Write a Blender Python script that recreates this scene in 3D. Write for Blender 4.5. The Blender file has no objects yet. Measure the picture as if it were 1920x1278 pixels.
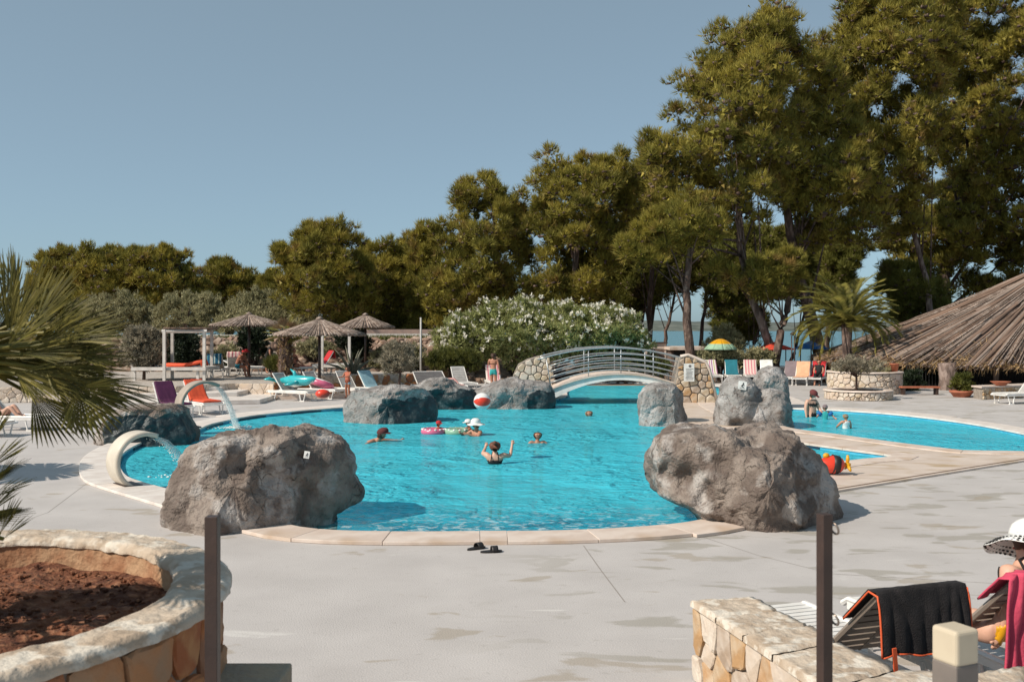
import bpy, bmesh, math, random
import numpy as np
from math import sin, cos, pi, radians, sqrt, atan2
from mathutils import Vector, Matrix, noise
from mathutils.geometry import tessellate_polygon

S = bpy.context.scene
COL = S.collection
# ------------------------------------------------------------------ camera, sky, sun
F = 1867.0; HOR = 616.0; CH = 2.6
cam = bpy.data.cameras.new('camera'); camo = bpy.data.objects.new('camera', cam); COL.objects.link(camo)
camo.location = (0, 0, CH); camo.rotation_euler = (radians(90), 0, 0)
cam.sensor_width = 36; cam.lens = 35.0; cam.clip_end = 30000; cam.clip_start = 0.1
cam.shift_y = -(639 - HOR) / 1920
cam.dof.use_dof = True; cam.dof.focus_distance = 17; cam.dof.aperture_fstop = 5.6
S.camera = camo
SUN_EL, SUN_AZ = radians(41), atan2(-0.88, -0.47)      # azimuth from +Y towards +X
w = bpy.data.worlds.new('World'); S.world = w; w.use_nodes = True
nt = w.node_tree; nt.nodes.clear()
wo = nt.nodes.new('ShaderNodeOutputWorld'); bg = nt.nodes.new('ShaderNodeBackground')
sk = nt.nodes.new('ShaderNodeTexSky'); sk.sky_type = 'NISHITA'; sk.sun_disc = False
sk.sun_elevation = SUN_EL; sk.sun_rotation = SUN_AZ; sk.air_density = 0.6; sk.dust_density = 1.0; sk.ozone_density = 4.0
hs = nt.nodes.new('ShaderNodeHueSaturation'); hs.inputs['Saturation'].default_value = 0.70
nt.links.new(sk.outputs[0], hs.inputs['Color']); tn = nt.nodes.new('ShaderNodeMix'); tn.data_type = 'RGBA'; tn.blend_type = 'MULTIPLY'; tn.inputs[0].default_value = 1; tn.inputs[7].default_value = (1.02, 1.26, 1.22, 1)
nt.links.new(hs.outputs[0], tn.inputs[6]); hz = nt.nodes.new('ShaderNodeMix'); hz.data_type = 'RGBA'; hz.inputs[0].default_value = .42; hz.inputs[7].default_value = (3.45, 4.45, 5.0, 1)   # thin even summer haze
nt.links.new(tn.outputs[2], hz.inputs[6]); nt.links.new(hz.outputs[2], bg.inputs[0]); nt.links.new(bg.outputs[0], wo.inputs[0])
bg.inputs[1].default_value = 0.095
sl = bpy.data.lights.new('sun', 'SUN'); so = bpy.data.objects.new('sun', sl); COL.objects.link(so)
sl.energy = 4.6; sl.angle = radians(0.5); sl.color = (1.0, 0.90, 0.77)
sd = Vector((sin(SUN_AZ) * cos(SUN_EL), cos(SUN_AZ) * cos(SUN_EL), sin(SUN_EL)))
so.rotation_euler = sd.to_track_quat('Z', 'Y').to_euler()
S.view_settings.view_transform = 'Standard'; S.view_settings.look = 'None'
S.view_settings.gamma = 1; S.view_settings.use_curve_mapping = False; S.view_settings.exposure = 0.1

# ------------------------------------------------------------------ helpers
def P(px, py, z=0.0):
    d = F * (CH - z) / (py - HOR)
    return Vector(((px - 960) / F * d, d, z))
def Q(px, py, d):
    return Vector(((px - 960) / F * d, d, CH - (py - HOR) * d / F))

def wm(o):
    m = o.matrix_basis.copy()
    while o.parent:
        o = o.parent; m = o.matrix_basis @ m
    return m
def link(name, me, parent=None):
    o = bpy.data.objects.new(name, me); COL.objects.link(o)
    if parent: o.parent = parent
    return o
def thing(name, label, cat, loc=(0, 0, 0), rz=0, group=None):
    o = bpy.data.objects.new(name, None); COL.objects.link(o)
    o.location = loc; o.rotation_euler = (0, 0, rz); o.empty_display_size = .2
    o['label'] = label; o['category'] = cat
    if group: o['group'] = group
    return o
def tag(o, label=None, cat=None, group=None, kind=None):
    for k, v in (('label', label), ('category', cat), ('group', group), ('kind', kind)):
        if v: o[k] = v
    return o

class MB:
    def __init__(s): s.v = []; s.f = []; s.m = []; s.mi = 0
    def add(s, vs, fs):
        n = len(s.v); s.v += [tuple(v) for v in vs]; s.f += [tuple(i + n for i in f) for f in fs]; s.m += [s.mi] * len(fs); return s
    def box(s, c, d, rz=0, M=None, taper=1.0):
        x, y, z = d[0] / 2, d[1] / 2, d[2] / 2
        vs = []
        for sz in (-1, 1):
            t = taper if sz > 0 else 1
            for sx, sy in ((-1, -1), (1, -1), (1, 1), (-1, 1)):
                p = Vector((sx * x * t, sy * y * t, sz * z))
                if M: p = M @ p
                else: p = Matrix.Rotation(rz, 3, 'Z') @ p
                vs.append(p + Vector(c))
        return s.add(vs, [(3, 2, 1, 0), (4, 5, 6, 7), (0, 1, 5, 4), (1, 2, 6, 5), (2, 3, 7, 6), (3, 0, 4, 7)])
    def tube(s, pts, r, n=6, caps=True):
        pts = [Vector(p) for p in pts]
        rs = r if isinstance(r, (list, tuple)) else [r] * len(pts)
        vs = []; fs = []; up = Vector((0, 0, 1)); k = len(pts)
        for i, p in enumerate(pts):
            t = (pts[min(i + 1, k - 1)] - pts[max(i - 1, 0)])
            t = t.normalized() if t.length > 1e-9 else Vector((0, 0, 1))
            a = t.cross(up if abs(t.z) < .95 else Vector((1, 0, 0))).normalized(); b = t.cross(a)
            for j in range(n):
                q = 2 * pi * j / n; vs.append(p + (a * cos(q) + b * sin(q)) * rs[i])
        for i in range(k - 1):
            for j in range(n):
                a0 = i * n + j; a1 = i * n + (j + 1) % n
                fs.append((a0, a1, a1 + n, a0 + n))
        if caps: fs += [tuple(range(n - 1, -1, -1)), tuple(range((k - 1) * n, k * n))]
        return s.add(vs, fs)
    def lathe(s, prof, n=16, c=(0, 0, 0), sx=1, sy=1, caps=True):
        vs = []; fs = []
        for r, z in prof:
            for j in range(n):
                q = 2 * pi * j / n; vs.append((c[0] + r * cos(q) * sx, c[1] + r * sin(q) * sy, c[2] + z))
        for i in range(len(prof) - 1):
            for j in range(n):
                a = i * n + j; b = i * n + (j + 1) % n; fs.append((a, b, b + n, a + n))
        if caps and prof[0][0] > 1e-6: fs.append(tuple(range(n - 1, -1, -1)))
        if caps and prof[-1][0] > 1e-6: fs.append(tuple(range((len(prof) - 1) * n, len(prof) * n)))
        return s.add(vs, fs)
    def ell(s, c, r, n=12, m=8, M=None):
        prof = [(sin(pi * i / m), -cos(pi * i / m)) for i in range(m + 1)]
        vs = []; fs = []
        for a, z in prof:
            for j in range(n):
                q = 2 * pi * j / n; p = Vector((a * cos(q) * r[0], a * sin(q) * r[1], z * r[2]))
                if M: p = M @ p
                vs.append(p + Vector(c))
        for i in range(m):
            for j in range(n):
                a = i * n + j; b = i * n + (j + 1) % n; fs.append((a, b, b + n, a + n))
        return s.add(vs, fs)
    def torus(s, c, R, r, n=20, m=8, M=None):
        vs = []; fs = []
        for i in range(n):
            a = 2 * pi * i / n
            for j in range(m):
                b = 2 * pi * j / m; p = Vector(((R + r * cos(b)) * cos(a), (R + r * cos(b)) * sin(a), r * sin(b)))
                if M: p = M @ p
                vs.append(p + Vector(c))
        for i in range(n):
            for j in range(m):
                fs.append((i * m + j, ((i + 1) % n) * m + j, ((i + 1) % n) * m + (j + 1) % m, i * m + (j + 1) % m))
        return s.add(vs, fs)
    def prism(s, poly, z0, z1, bottom=True):
        poly = [Vector((p[0], p[1], 0)) for p in poly]
        n = len(poly); tr = tessellate_polygon([poly])
        ar = sum(poly[i].x * poly[(i + 1) % n].y - poly[(i + 1) % n].x * poly[i].y for i in range(n))
        vs = [(p.x, p.y, z0) for p in poly] + [(p.x, p.y, z1) for p in poly]; fs = []
        for t in tr:
            a, b, c = t
            u = (poly[b] - poly[a]).cross(poly[c] - poly[a]).z
            if u < 0: a, b, c = a, c, b
            fs.append((a + n, b + n, c + n))
            if bottom: fs.append((c, b, a))
        for i in range(n):
            j = (i + 1) % n
            fs.append((i, j, j + n, i + n) if ar > 0 else (j, i, i + n, j + n))
        return s.add(vs, fs)
    def sheet(s, fn, nu, nv, thick=0):
        vs = [fn(i / nu, j / nv) for j in range(nv + 1) for i in range(nu + 1)]
        fs = [(j * (nu + 1) + i, j * (nu + 1) + i + 1, (j + 1) * (nu + 1) + i + 1, (j + 1) * (nu + 1) + i) for j in range(nv) for i in range(nu)]
        return s.add(vs, fs)
    def build(s, name, mat, parent=None, smooth=False, world=False, loc=None):
        me = bpy.data.meshes.new(name); vs = s.v
        if world and parent:
            Mi = wm(parent).inverted(); vs = [tuple(Mi @ Vector(v)) for v in vs]
        if loc is not None: vs = [tuple(Vector(v) - Vector(loc)) for v in vs]
        me.from_pydata(vs, [], s.f)
        ms = mat if isinstance(mat, (list, tuple)) else [mat]
        for m in ms: me.materials.append(m)
        if len(ms) > 1: me.polygons.foreach_set('material_index', s.m)
        if smooth: me.polygons.foreach_set('use_smooth', [True] * len(s.f))
        me.update()
        o = link(name, me, parent)
        if loc is not None: o.location = loc
        return o
def solid(o, th, off=-1):
    m = o.modifiers.new('solid', 'SOLIDIFY'); m.thickness = th; m.offset = off; return o
def bevel(o, w, seg=2):
    m = o.modifiers.new('bevel', 'BEVEL'); m.width = w; m.segments = seg; m.limit_method = 'ANGLE'; return o
def npmesh(name, V, Fc, mat, parent=None, world=True, smooth=False):
    me = bpy.data.meshes.new(name); V = np.asarray(V, dtype=np.float32); Fc = np.asarray(Fc, dtype=np.int32); k = Fc.shape[1]
    if parent and world:
        Mi = np.array(wm(parent).inverted()); V = (V @ Mi[:3, :3].T + Mi[:3, 3]).astype(np.float32)
    me.vertices.add(len(V)); me.vertices.foreach_set('co', V.ravel())
    me.loops.add(Fc.size); me.loops.foreach_set('vertex_index', Fc.ravel())
    me.polygons.add(len(Fc)); me.polygons.foreach_set('loop_start', np.arange(0, Fc.size, k, dtype=np.int32))
    me.polygons.foreach_set('loop_total', np.full(len(Fc), k, dtype=np.int32))
    me.materials.append(mat)
    if smooth: me.polygons.foreach_set('use_smooth', [True] * len(Fc))
    me.update(calc_edges=True)
    return link(name, me, parent)

# ------------------------------------------------------------------ materials
MC = {}
def mat(name, c1, c2=None, sc=4, rough=.65, bump=0, bsc=30, c3=None, sc3=1.2, th=(.4, .6), th3=(.5, .62), spec=.4, metal=0, coat=0, stretch=(1, 1, 1), geo=False, trans=0, bdist=.02, island=0):
    if name in MC: return MC[name]
    m = bpy.data.materials.new(name); m.use_nodes = True; n = m.node_tree.nodes; L = m.node_tree.links
    b = n['Principled BSDF']; out = n['Material Output']
    b.inputs['Roughness'].default_value = rough; b.inputs['Metallic'].default_value = metal
    b.inputs['Specular IOR Level'].default_value = spec; b.inputs['Coat Weight'].default_value = coat
    if geo: co = n.new('ShaderNodeNewGeometry').outputs['Position']
    else: co = n.new('ShaderNodeTexCoord').outputs['Object']
    mp = n.new('ShaderNodeMapping'); L.new(co, mp.inputs[0]); mp.inputs['Scale'].default_value = stretch; co = mp.outputs[0]
    def nz(scale, det=4):
        t = n.new('ShaderNodeTexNoise'); t.inputs['Scale'].default_value = scale; t.inputs['Detail'].default_value = det; L.new(co, t.inputs['Vector']); return t.outputs['Fac']
    def ramp(src, a, bb):
        r = n.new('ShaderNodeMapRange'); L.new(src, r.inputs[0]); r.inputs[1].default_value = a; r.inputs[2].default_value = bb; return r.outputs[0]
    def mix(f, a, bb):
        x = n.new('ShaderNodeMix'); x.data_type = 'RGBA'; 
        for s, v in ((0, f), (6, a), (7, bb)):
            if hasattr(v, 'links'): L.new(v, x.inputs[s])
            elif isinstance(v, tuple): x.inputs[s].default_value = (*v, 1)
            else: x.inputs[s].default_value = v
        return x.outputs[2]
    col = c1
    if c2: col = mix(ramp(nz(sc), *th), c1, c2)
    if c3: col = mix(ramp(nz(sc3, 5), *th3), col, c3)
    if island:
        g = n.new('ShaderNodeNewGeometry'); h = n.new('ShaderNodeHueSaturation')
        r = n.new('ShaderNodeMapRange'); L.new(g.outputs['Random Per Island'], r.inputs[0]); r.inputs[3].default_value = 1 - island; r.inputs[4].default_value = 1 + island
        if hasattr(col, 'links'): L.new(col, h.inputs['Color'])
        else: h.inputs['Color'].default_value = (*col, 1)
        L.new(r.outputs[0], h.inputs['Value']); col = h.outputs[0]
    if hasattr(col, 'links'): L.new(col, b.inputs['Base Color'])
    else: b.inputs['Base Color'].default_value = (*col, 1)
    if bump:
        bp = n.new('ShaderNodeBump'); bp.inputs['Strength'].default_value = bump; bp.inputs['Distance'].default_value = bdist
        L.new(nz(bsc, 6), bp.inputs['Height']); L.new(bp.outputs[0], b.inputs['Normal'])
    if trans:
        t = n.new('ShaderNodeBsdfTranslucent'); x = n.new('ShaderNodeMixShader'); x.inputs[0].default_value = trans
        if hasattr(col, 'links'): L.new(col, t.inputs[0])
        else: t.inputs[0].default_value = (*col, 1)
        L.new(b.outputs[0], x.inputs[1]); L.new(t.outputs[0], x.inputs[2]); L.new(x.outputs[0], out.inputs[0])
    MC[name] = m; return m

m_deck = mat('deck_concrete', (.49, .46, .445), (.425, .397, .383), 1.1, .8, .25, 60, th=(.3, .7), bdist=.02)
def deck_nodes():
    m = m_deck; n = m.node_tree.nodes; L = m.node_tree.links; b = n['Principled BSDF']
    src = b.inputs['Base Color'].links[0].from_socket
    g = n.new('ShaderNodeNewGeometry')
    def layer(src, scl, rot, lo, hi, colr, det=5, amt=1.0, xr=None):
        mp = n.new('ShaderNodeMapping'); mp.inputs['Scale'].default_value = scl; mp.inputs['Rotation'].default_value = (0, 0, rot)
        L.new(g.outputs['Position'], mp.inputs[0]); t = n.new('ShaderNodeTexNoise'); t.inputs['Scale'].default_value = 1; t.inputs['Detail'].default_value = det
        t.inputs['Distortion'].default_value = .4
        L.new(mp.outputs[0], t.inputs[0]); r = n.new('ShaderNodeMapRange'); r.inputs[1].default_value = lo; r.inputs[2].default_value = hi; r.inputs[4].default_value = amt; L.new(t.outputs['Fac'], r.inputs[0])
        f = r.outputs[0]
        if xr:
            sp = n.new('ShaderNodeSeparateXYZ'); L.new(g.outputs['Position'], sp.inputs[0]); q = n.new('ShaderNodeMapRange'); L.new(sp.outputs[0], q.inputs[0])
            q.inputs[1].default_value, q.inputs[2].default_value = xr; mu = n.new('ShaderNodeMath'); mu.operation = 'MULTIPLY'; L.new(f, mu.inputs[0]); L.new(q.outputs[0], mu.inputs[1]); f = mu.outputs[0]
        x = n.new('ShaderNodeMix'); x.data_type = 'RGBA'; L.new(f, x.inputs[0]); L.new(src, x.inputs[6]); x.inputs[7].default_value = (*colr, 1); return x.outputs[2]
    s = layer(src, (1.0, 2.3, 1), .35, .56, .60, (.30, .275, .235), 6, .7, (-.6, 1.2))
    s = layer(s, (.9, 1.7, 1), -.2, .62, .65, (.32, .27, .21), 5, .6)
    s = layer(s, (.6, 2.2, 1), .3, .67, .70, (.58, .555, .53), 5, .7)
    s = layer(s, (14, 14, 14), 0, .62, .8, (.3, .28, .26), 3, .5)
    L.new(s, b.inputs['Base Color'])
deck_nodes()
m_cop = mat('coping_marble', (.66, .56, .49), (.58, .47, .40), 3, .55, .1, 40, c3=(.5, .37, .27), sc3=1.0, th3=(.56, .7))
m_copw = mat('coping_white', (.72, .66, .61), (.62, .55, .50), 3, .55, .1, 40)
m_marb = mat('marble_paving', (.64, .54, .47), (.56, .46, .39), 1.4, .5, .08, 40, c3=(.46, .34, .22), sc3=1.3, th3=(.52, .68), stretch=(1, 2.2, 1))
m_rock = mat('boulder', (.25, .205, .175), (.14, .108, .09), 2.1, .8, 1, 7, c3=(.40, .365, .34), sc3=2.2, th=(.44, .56), th3=(.54, .64), bdist=.05, geo=True)
def rock_detail(m):
    n = m.node_tree.nodes; L = m.node_tree.links; b = n['Principled BSDF']; g = n.new('ShaderNodeNewGeometry')
    src = b.inputs['Base Color'].links[0].from_socket
    t = n.new('ShaderNodeTexNoise'); t.inputs['Scale'].default_value = 7; t.inputs['Detail'].default_value = 8; t.inputs['Distortion'].default_value = 1.2; L.new(g.outputs['Position'], t.inputs[0])
    r = n.new('ShaderNodeMapRange'); r.inputs[1].default_value = .53; r.inputs[2].default_value = .68; r.inputs[4].default_value = .75; L.new(t.outputs['Fac'], r.inputs[0])
    x = n.new('ShaderNodeMix'); x.data_type = 'RGBA'; L.new(r.outputs[0], x.inputs[0]); L.new(src, x.inputs[6]); x.inputs[7].default_value = (.13, .095, .08, 1)
    wz = n.new('ShaderNodeTexNoise'); wz.inputs['Scale'].default_value = 2.5; L.new(g.outputs['Position'], wz.inputs[0]); av = n.new('ShaderNodeVectorMath'); av.operation = 'MULTIPLY_ADD'; L.new(wz.outputs['Color'], av.inputs[0]); av.inputs[1].default_value = (.9, .9, .9); L.new(g.outputs['Position'], av.inputs[2])
    vo = n.new('ShaderNodeTexVoronoi'); vo.feature = 'DISTANCE_TO_EDGE'; vo.inputs['Scale'].default_value = 1.7; L.new(av.outputs[0], vo.inputs['Vector']); cr = n.new('ShaderNodeMapRange'); L.new(vo.outputs['Distance'], cr.inputs[0]); cr.inputs[1].default_value = 0; cr.inputs[2].default_value = .03
    nx_ = n.new('ShaderNodeTexNoise'); nx_.inputs['Scale'].default_value = 1.6; L.new(g.outputs['Position'], nx_.inputs[0]); gt = n.new('ShaderNodeMapRange'); L.new(nx_.outputs['Fac'], gt.inputs[0]); gt.inputs[1].default_value = .52; gt.inputs[2].default_value = .66; gt.inputs[4].default_value = .55
    iv = n.new('ShaderNodeMath'); iv.operation = 'SUBTRACT'; iv.inputs[0].default_value = 1; L.new(cr.outputs[0], iv.inputs[1]); ck = n.new('ShaderNodeMath'); ck.operation = 'MULTIPLY'; L.new(iv.outputs[0], ck.inputs[0]); L.new(gt.outputs[0], ck.inputs[1])
    xc = n.new('ShaderNodeMix'); xc.data_type = 'RGBA'; L.new(ck.outputs[0], xc.inputs[0]); L.new(x.outputs[2], xc.inputs[6]); xc.inputs[7].default_value = (.10, .075, .06, 1); L.new(xc.outputs[2], b.inputs['Base Color'])
    bc = n.new('ShaderNodeBump'); bc.invert = True; bc.inputs['Strength'].default_value = .9; bc.inputs['Distance'].default_value = .05; L.new(ck.outputs[0], bc.inputs['Height']); L.new(b.inputs['Normal'].links[0].from_socket, bc.inputs['Normal']); L.new(bc.outputs[0], b.inputs['Normal'])
    bp = n.new('ShaderNodeBump'); bp.inputs['Strength'].default_value = .9; bp.inputs['Distance'].default_value = .04
    t2 = n.new('ShaderNodeTexNoise'); t2.inputs['Scale'].default_value = 26; t2.inputs['Detail'].default_value = 8; L.new(g.outputs['Position'], t2.inputs[0]); L.new(t2.outputs['Fac'], bp.inputs['Height'])
    L.new(b.inputs['Normal'].links[0].from_socket, bp.inputs['Normal']); L.new(bp.outputs[0], b.inputs['Normal'])
rock_detail(m_rock)
m_rockg = mat('boulder_grey', (.29, .275, .265), (.18, .168, .16), 2.1, .8, 1, 7, c3=(.42, .40, .39), sc3=1.7, th3=(.5, .66), bdist=.05, geo=True); rock_detail(m_rockg)
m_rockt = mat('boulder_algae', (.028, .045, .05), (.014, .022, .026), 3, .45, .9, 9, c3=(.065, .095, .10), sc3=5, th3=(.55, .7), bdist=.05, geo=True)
STONES = [mat('stone_a', (.50, .38, .26), (.42, .25, .12), 5, .8, .5, 25), mat('stone_b', (.58, .50, .40), (.46, .36, .25), 6, .8, .5, 25),
          mat('stone_c', (.45, .27, .14), (.52, .40, .28), 5, .8, .5, 25), mat('stone_d', (.50, .42, .35), (.36, .27, .20), 6, .8, .5, 25)]
DSTONES = [mat('stone_e', (.42, .15, .05), (.28, .13, .07), 6, .8, .5, 25), mat('stone_f', (.46, .22, .09), (.34, .11, .04), 6, .8, .5, 25), mat('stone_g', (.36, .22, .13), (.42, .20, .09), 6, .8, .5, 25)]
PSTONES = [mat('stone_h', (.60, .51, .43), (.52, .42, .33), 6, .8, .5, 25), mat('stone_i', (.55, .46, .38), (.62, .55, .47), 6, .8, .5, 25), mat('stone_j', (.56, .44, .33), (.50, .41, .34), 6, .8, .5, 25)]
m_mort = mat('mortar', (.30, .26, .22), (.22, .185, .155), 9, .9, .5, 30)
m_rim = mat('rough_capstone', (.52, .43, .34), (.40, .31, .23), 5, .85, .9, 14, c3=(.62, .56, .48), sc3=9, th3=(.5, .6), bdist=.03)
m_soil = mat('red_soil', (.20, .075, .035), (.10, .035, .018), 6, .95, 1, 22, c3=(.28, .13, .07), sc3=22, th3=(.5, .65), bdist=.05)
m_white = mat('white_plastic', (.78, .76, .73), (.7, .67, .63), 5, .4)
m_offw = mat('off_white_paint', (.66, .62, .58), (.56, .52, .48), 4, .6)
m_beige = mat('beige_plastic', (.30, .245, .20), (.25, .205, .17), 5, .45)
m_greyp = mat('grey_plastic', (.45, .43, .41), (.38, .36, .34), 5, .5)
m_brown = mat('brown_metal', (.055, .032, .025), (.04, .024, .02), 8, .45, .1, 60, spec=.5)
m_rail = mat('steel_rail', (.45, .47, .48), (.36, .38, .39), 12, .35, metal=.6)
m_reed = mat('reed_grey', (.25, .19, .155), (.14, .10, .08), 3, .9, .3, 40, island=.45, c3=(.34, .28, .24), sc3=8)
m_reedd = mat('reed_brown', (.20, .13, .095), (.12, .08, .06), 3, .9, .3, 40, island=.5)
m_grass = mat('dry_straw', (.36, .24, .12), None, rough=.9, island=.4)
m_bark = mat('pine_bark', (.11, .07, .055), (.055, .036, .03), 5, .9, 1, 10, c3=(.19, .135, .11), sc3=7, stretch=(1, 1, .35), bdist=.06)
m_barkl = mat('pine_bark_pale', (.21, .15, .125), (.10, .07, .058), 4, .9, 1, 10, c3=(.29, .22, .19), sc3=6, stretch=(1, 1, .4), bdist=.06)
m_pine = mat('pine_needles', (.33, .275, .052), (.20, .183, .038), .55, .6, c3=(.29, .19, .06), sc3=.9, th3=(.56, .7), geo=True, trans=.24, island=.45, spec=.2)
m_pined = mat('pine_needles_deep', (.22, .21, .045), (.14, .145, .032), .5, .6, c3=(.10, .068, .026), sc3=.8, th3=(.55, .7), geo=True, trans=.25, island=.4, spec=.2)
m_olive = mat('olive_leaf', (.36, .33, .185), (.26, .245, .13), 1.0, .6, geo=True, trans=.25, island=.4, spec=.3)
m_olea = mat('oleander_leaf', (.36, .37, .15), (.24, .26, .09), 1.2, .5, geo=True, trans=.3, island=.4, spec=.3)
m_hedge = mat('dark_hedge_leaf', (.022, .035, .014), (.015, .024, .01), 2, .5, geo=True, trans=.15, island=.4)
m_bush = mat('green_bush_leaf', (.13, .13, .025), (.08, .09, .018), 2, .6, geo=True, trans=.3, island=.4)
m_silver = mat('silver_leaf', (.33, .29, .21), (.24, .21, .15), 2, .6, geo=True, trans=.25, island=.4)
m_palm = mat('palm_leaf', (.22, .185, .045), (.10, .095, .022), 9, .5, geo=True, trans=.22, island=.5, spec=.2)
m_palmd = mat('dry_palm_leaf', (.33, .24, .13), (.22, .13, .07), 3, .7, geo=True, trans=.2, island=.35)
m_fiber = mat('palm_fibre', (.16, .06, .035), (.08, .035, .022), 8, .95, 1, 18, bdist=.05)
m_phx = mat('date_palm_leaf', (.27, .24, .06), (.17, .165, .04), 1.5, .45, geo=True, trans=.25, island=.35)
m_flow = mat('white_flower', (.82, .78, .68), None, rough=.6, geo=True, trans=.3)
m_wall = mat('pool_wall_tile', (.09, .42, .58), (.06, .34, .50), 6, .3)
m_dark = mat('dark_tile', (.02, .04, .07), None, rough=.3)
m_black = mat('black_rubber', (.02, .018, .018), None, rough=.5)
m_blackc = mat('black_towel', (.014, .012, .013), (.022, .019, .02), 14, .95, .6, 120)
m_terra = mat('terracotta', (.42, .14, .075), (.34, .11, .06), 6, .7)
m_grassg = mat('grass', (.16, .145, .035), (.10, .095, .025), 3, .8, .5, 30, geo=True)
m_dirt = mat('ground_earth', (.24, .16, .11), (.17, .115, .08), .8, .9, .6, 6, c3=(.30, .24, .19), sc3=2.5, geo=True)
m_sky = None
def col(name, c, rough=.6, **k): return mat(name, c, tuple(x * .85 for x in c), 5, rough, **k)
m_teal = col('teal_cloth', (.02, .17, .22), .9); m_pink = col('pink_cloth', (.62, .07, .13), .9, bump=.3, bsc=40)
m_orange = col('orange_cushion', (.72, .095, .035), .7); m_purple = col('purple_cushion', (.085, .015, .06), .7)
m_red = col('red_cloth', (.48, .02, .025), .8); m_skin = col('skin_tan', (.46, .22, .14), .5); m_skin2 = col('skin_fair', (.62, .36, .26), .5); m_skin3 = col('skin_brown', (.36, .14, .08), .5)
m_hair = col('hair_brown', (.06, .03, .018), .6); m_hairr = col('hair_auburn', (.14, .045, .022), .6); m_hairb = col('hair_blond', (.30, .18, .09), .6)
m_blkc = col('black_swimwear', (.014, .013, .014), .8); m_aqua = col('aqua_swimwear', (.03, .36, .36), .7); m_yell = col('yellow_vinyl', (.72, .36, .015), .35)
m_float = col('turquoise_vinyl', (.03, .42, .46), .2, coat=.6); m_vred = col('red_vinyl', (.72, .05, .02), .3, coat=.4); m_vpink = col('pink_vinyl', (.66, .14, .25), .3, coat=.4); m_vwhite = col('white_vinyl', (.8, .79, .76), .3, coat=.4)
m_blue = col('blue_cloth', (.015, .13, .36), .8); m_rcan = col('red_canopy', (.66, .07, .035), .8); m_green = col('green_cloth', (.10, .34, .08), .8)
m_peach = col('peach_cloth', (.72, .40, .24), .9); m_greyc = col('grey_cloth', (.22, .17, .18), .9); m_slate = col('slate_mesh', (.16, .15, .15), .7); m_blond = col('towel_rose', (.62, .33, .30), .9)
m_green2 = col('mint_vinyl', (.16, .42, .22), .4); m_lblue = col('light_blue_cloth', (.30, .48, .55), .8)
def stripes(name, cols, axis=0, freq=8.0):
    m = bpy.data.materials.new(name); m.use_nodes = True; n = m.node_tree.nodes; L = m.node_tree.links; b = n['Principled BSDF']; b.inputs['Roughness'].default_value = .85
    tc = n.new('ShaderNodeTexCoord'); sp = n.new('ShaderNodeSeparateXYZ'); L.new(tc.outputs['Object'], sp.inputs[0])
    mu = n.new('ShaderNodeMath'); mu.operation = 'MULTIPLY'; L.new(sp.outputs[axis], mu.inputs[0]); mu.inputs[1].default_value = freq
    fr = n.new('ShaderNodeMath'); fr.operation = 'FRACT'; L.new(mu.outputs[0], fr.inputs[0])
    r = n.new('ShaderNodeValToRGB'); r.color_ramp.interpolation = 'CONSTANT'; L.new(fr.outputs[0], r.inputs[0])
    e = r.color_ramp.elements; e[0].position = 0; e[0].color = (*cols[0], 1); e[1].position = 1 / len(cols); e[1].color = (*cols[1], 1)
    for i, c in enumerate(cols[2:]): q = e.new((i + 2) / len(cols)); q.color = (*c, 1)
    L.new(r.outputs[0], b.inputs['Base Color']); MC[name] = m; return m
m_str1 = stripes('purple_white_stripes', [(.7, .68, .64), (.32, .12, .28), (.7, .68, .64), (.45, .40, .2), (.7, .68, .64), (.5, .2, .3)], 0, 3.2)
m_str2 = stripes('teal_white_stripes', [(.02, .20, .26), (.02, .10, .25), (.02, .2, .26), (.6, .66, .66)], 0, 6)
m_str3 = stripes('pink_white_stripes', [(.66, .5, .46), (.55, .16, .2), (.66, .5, .46)], 0, 7)

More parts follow.
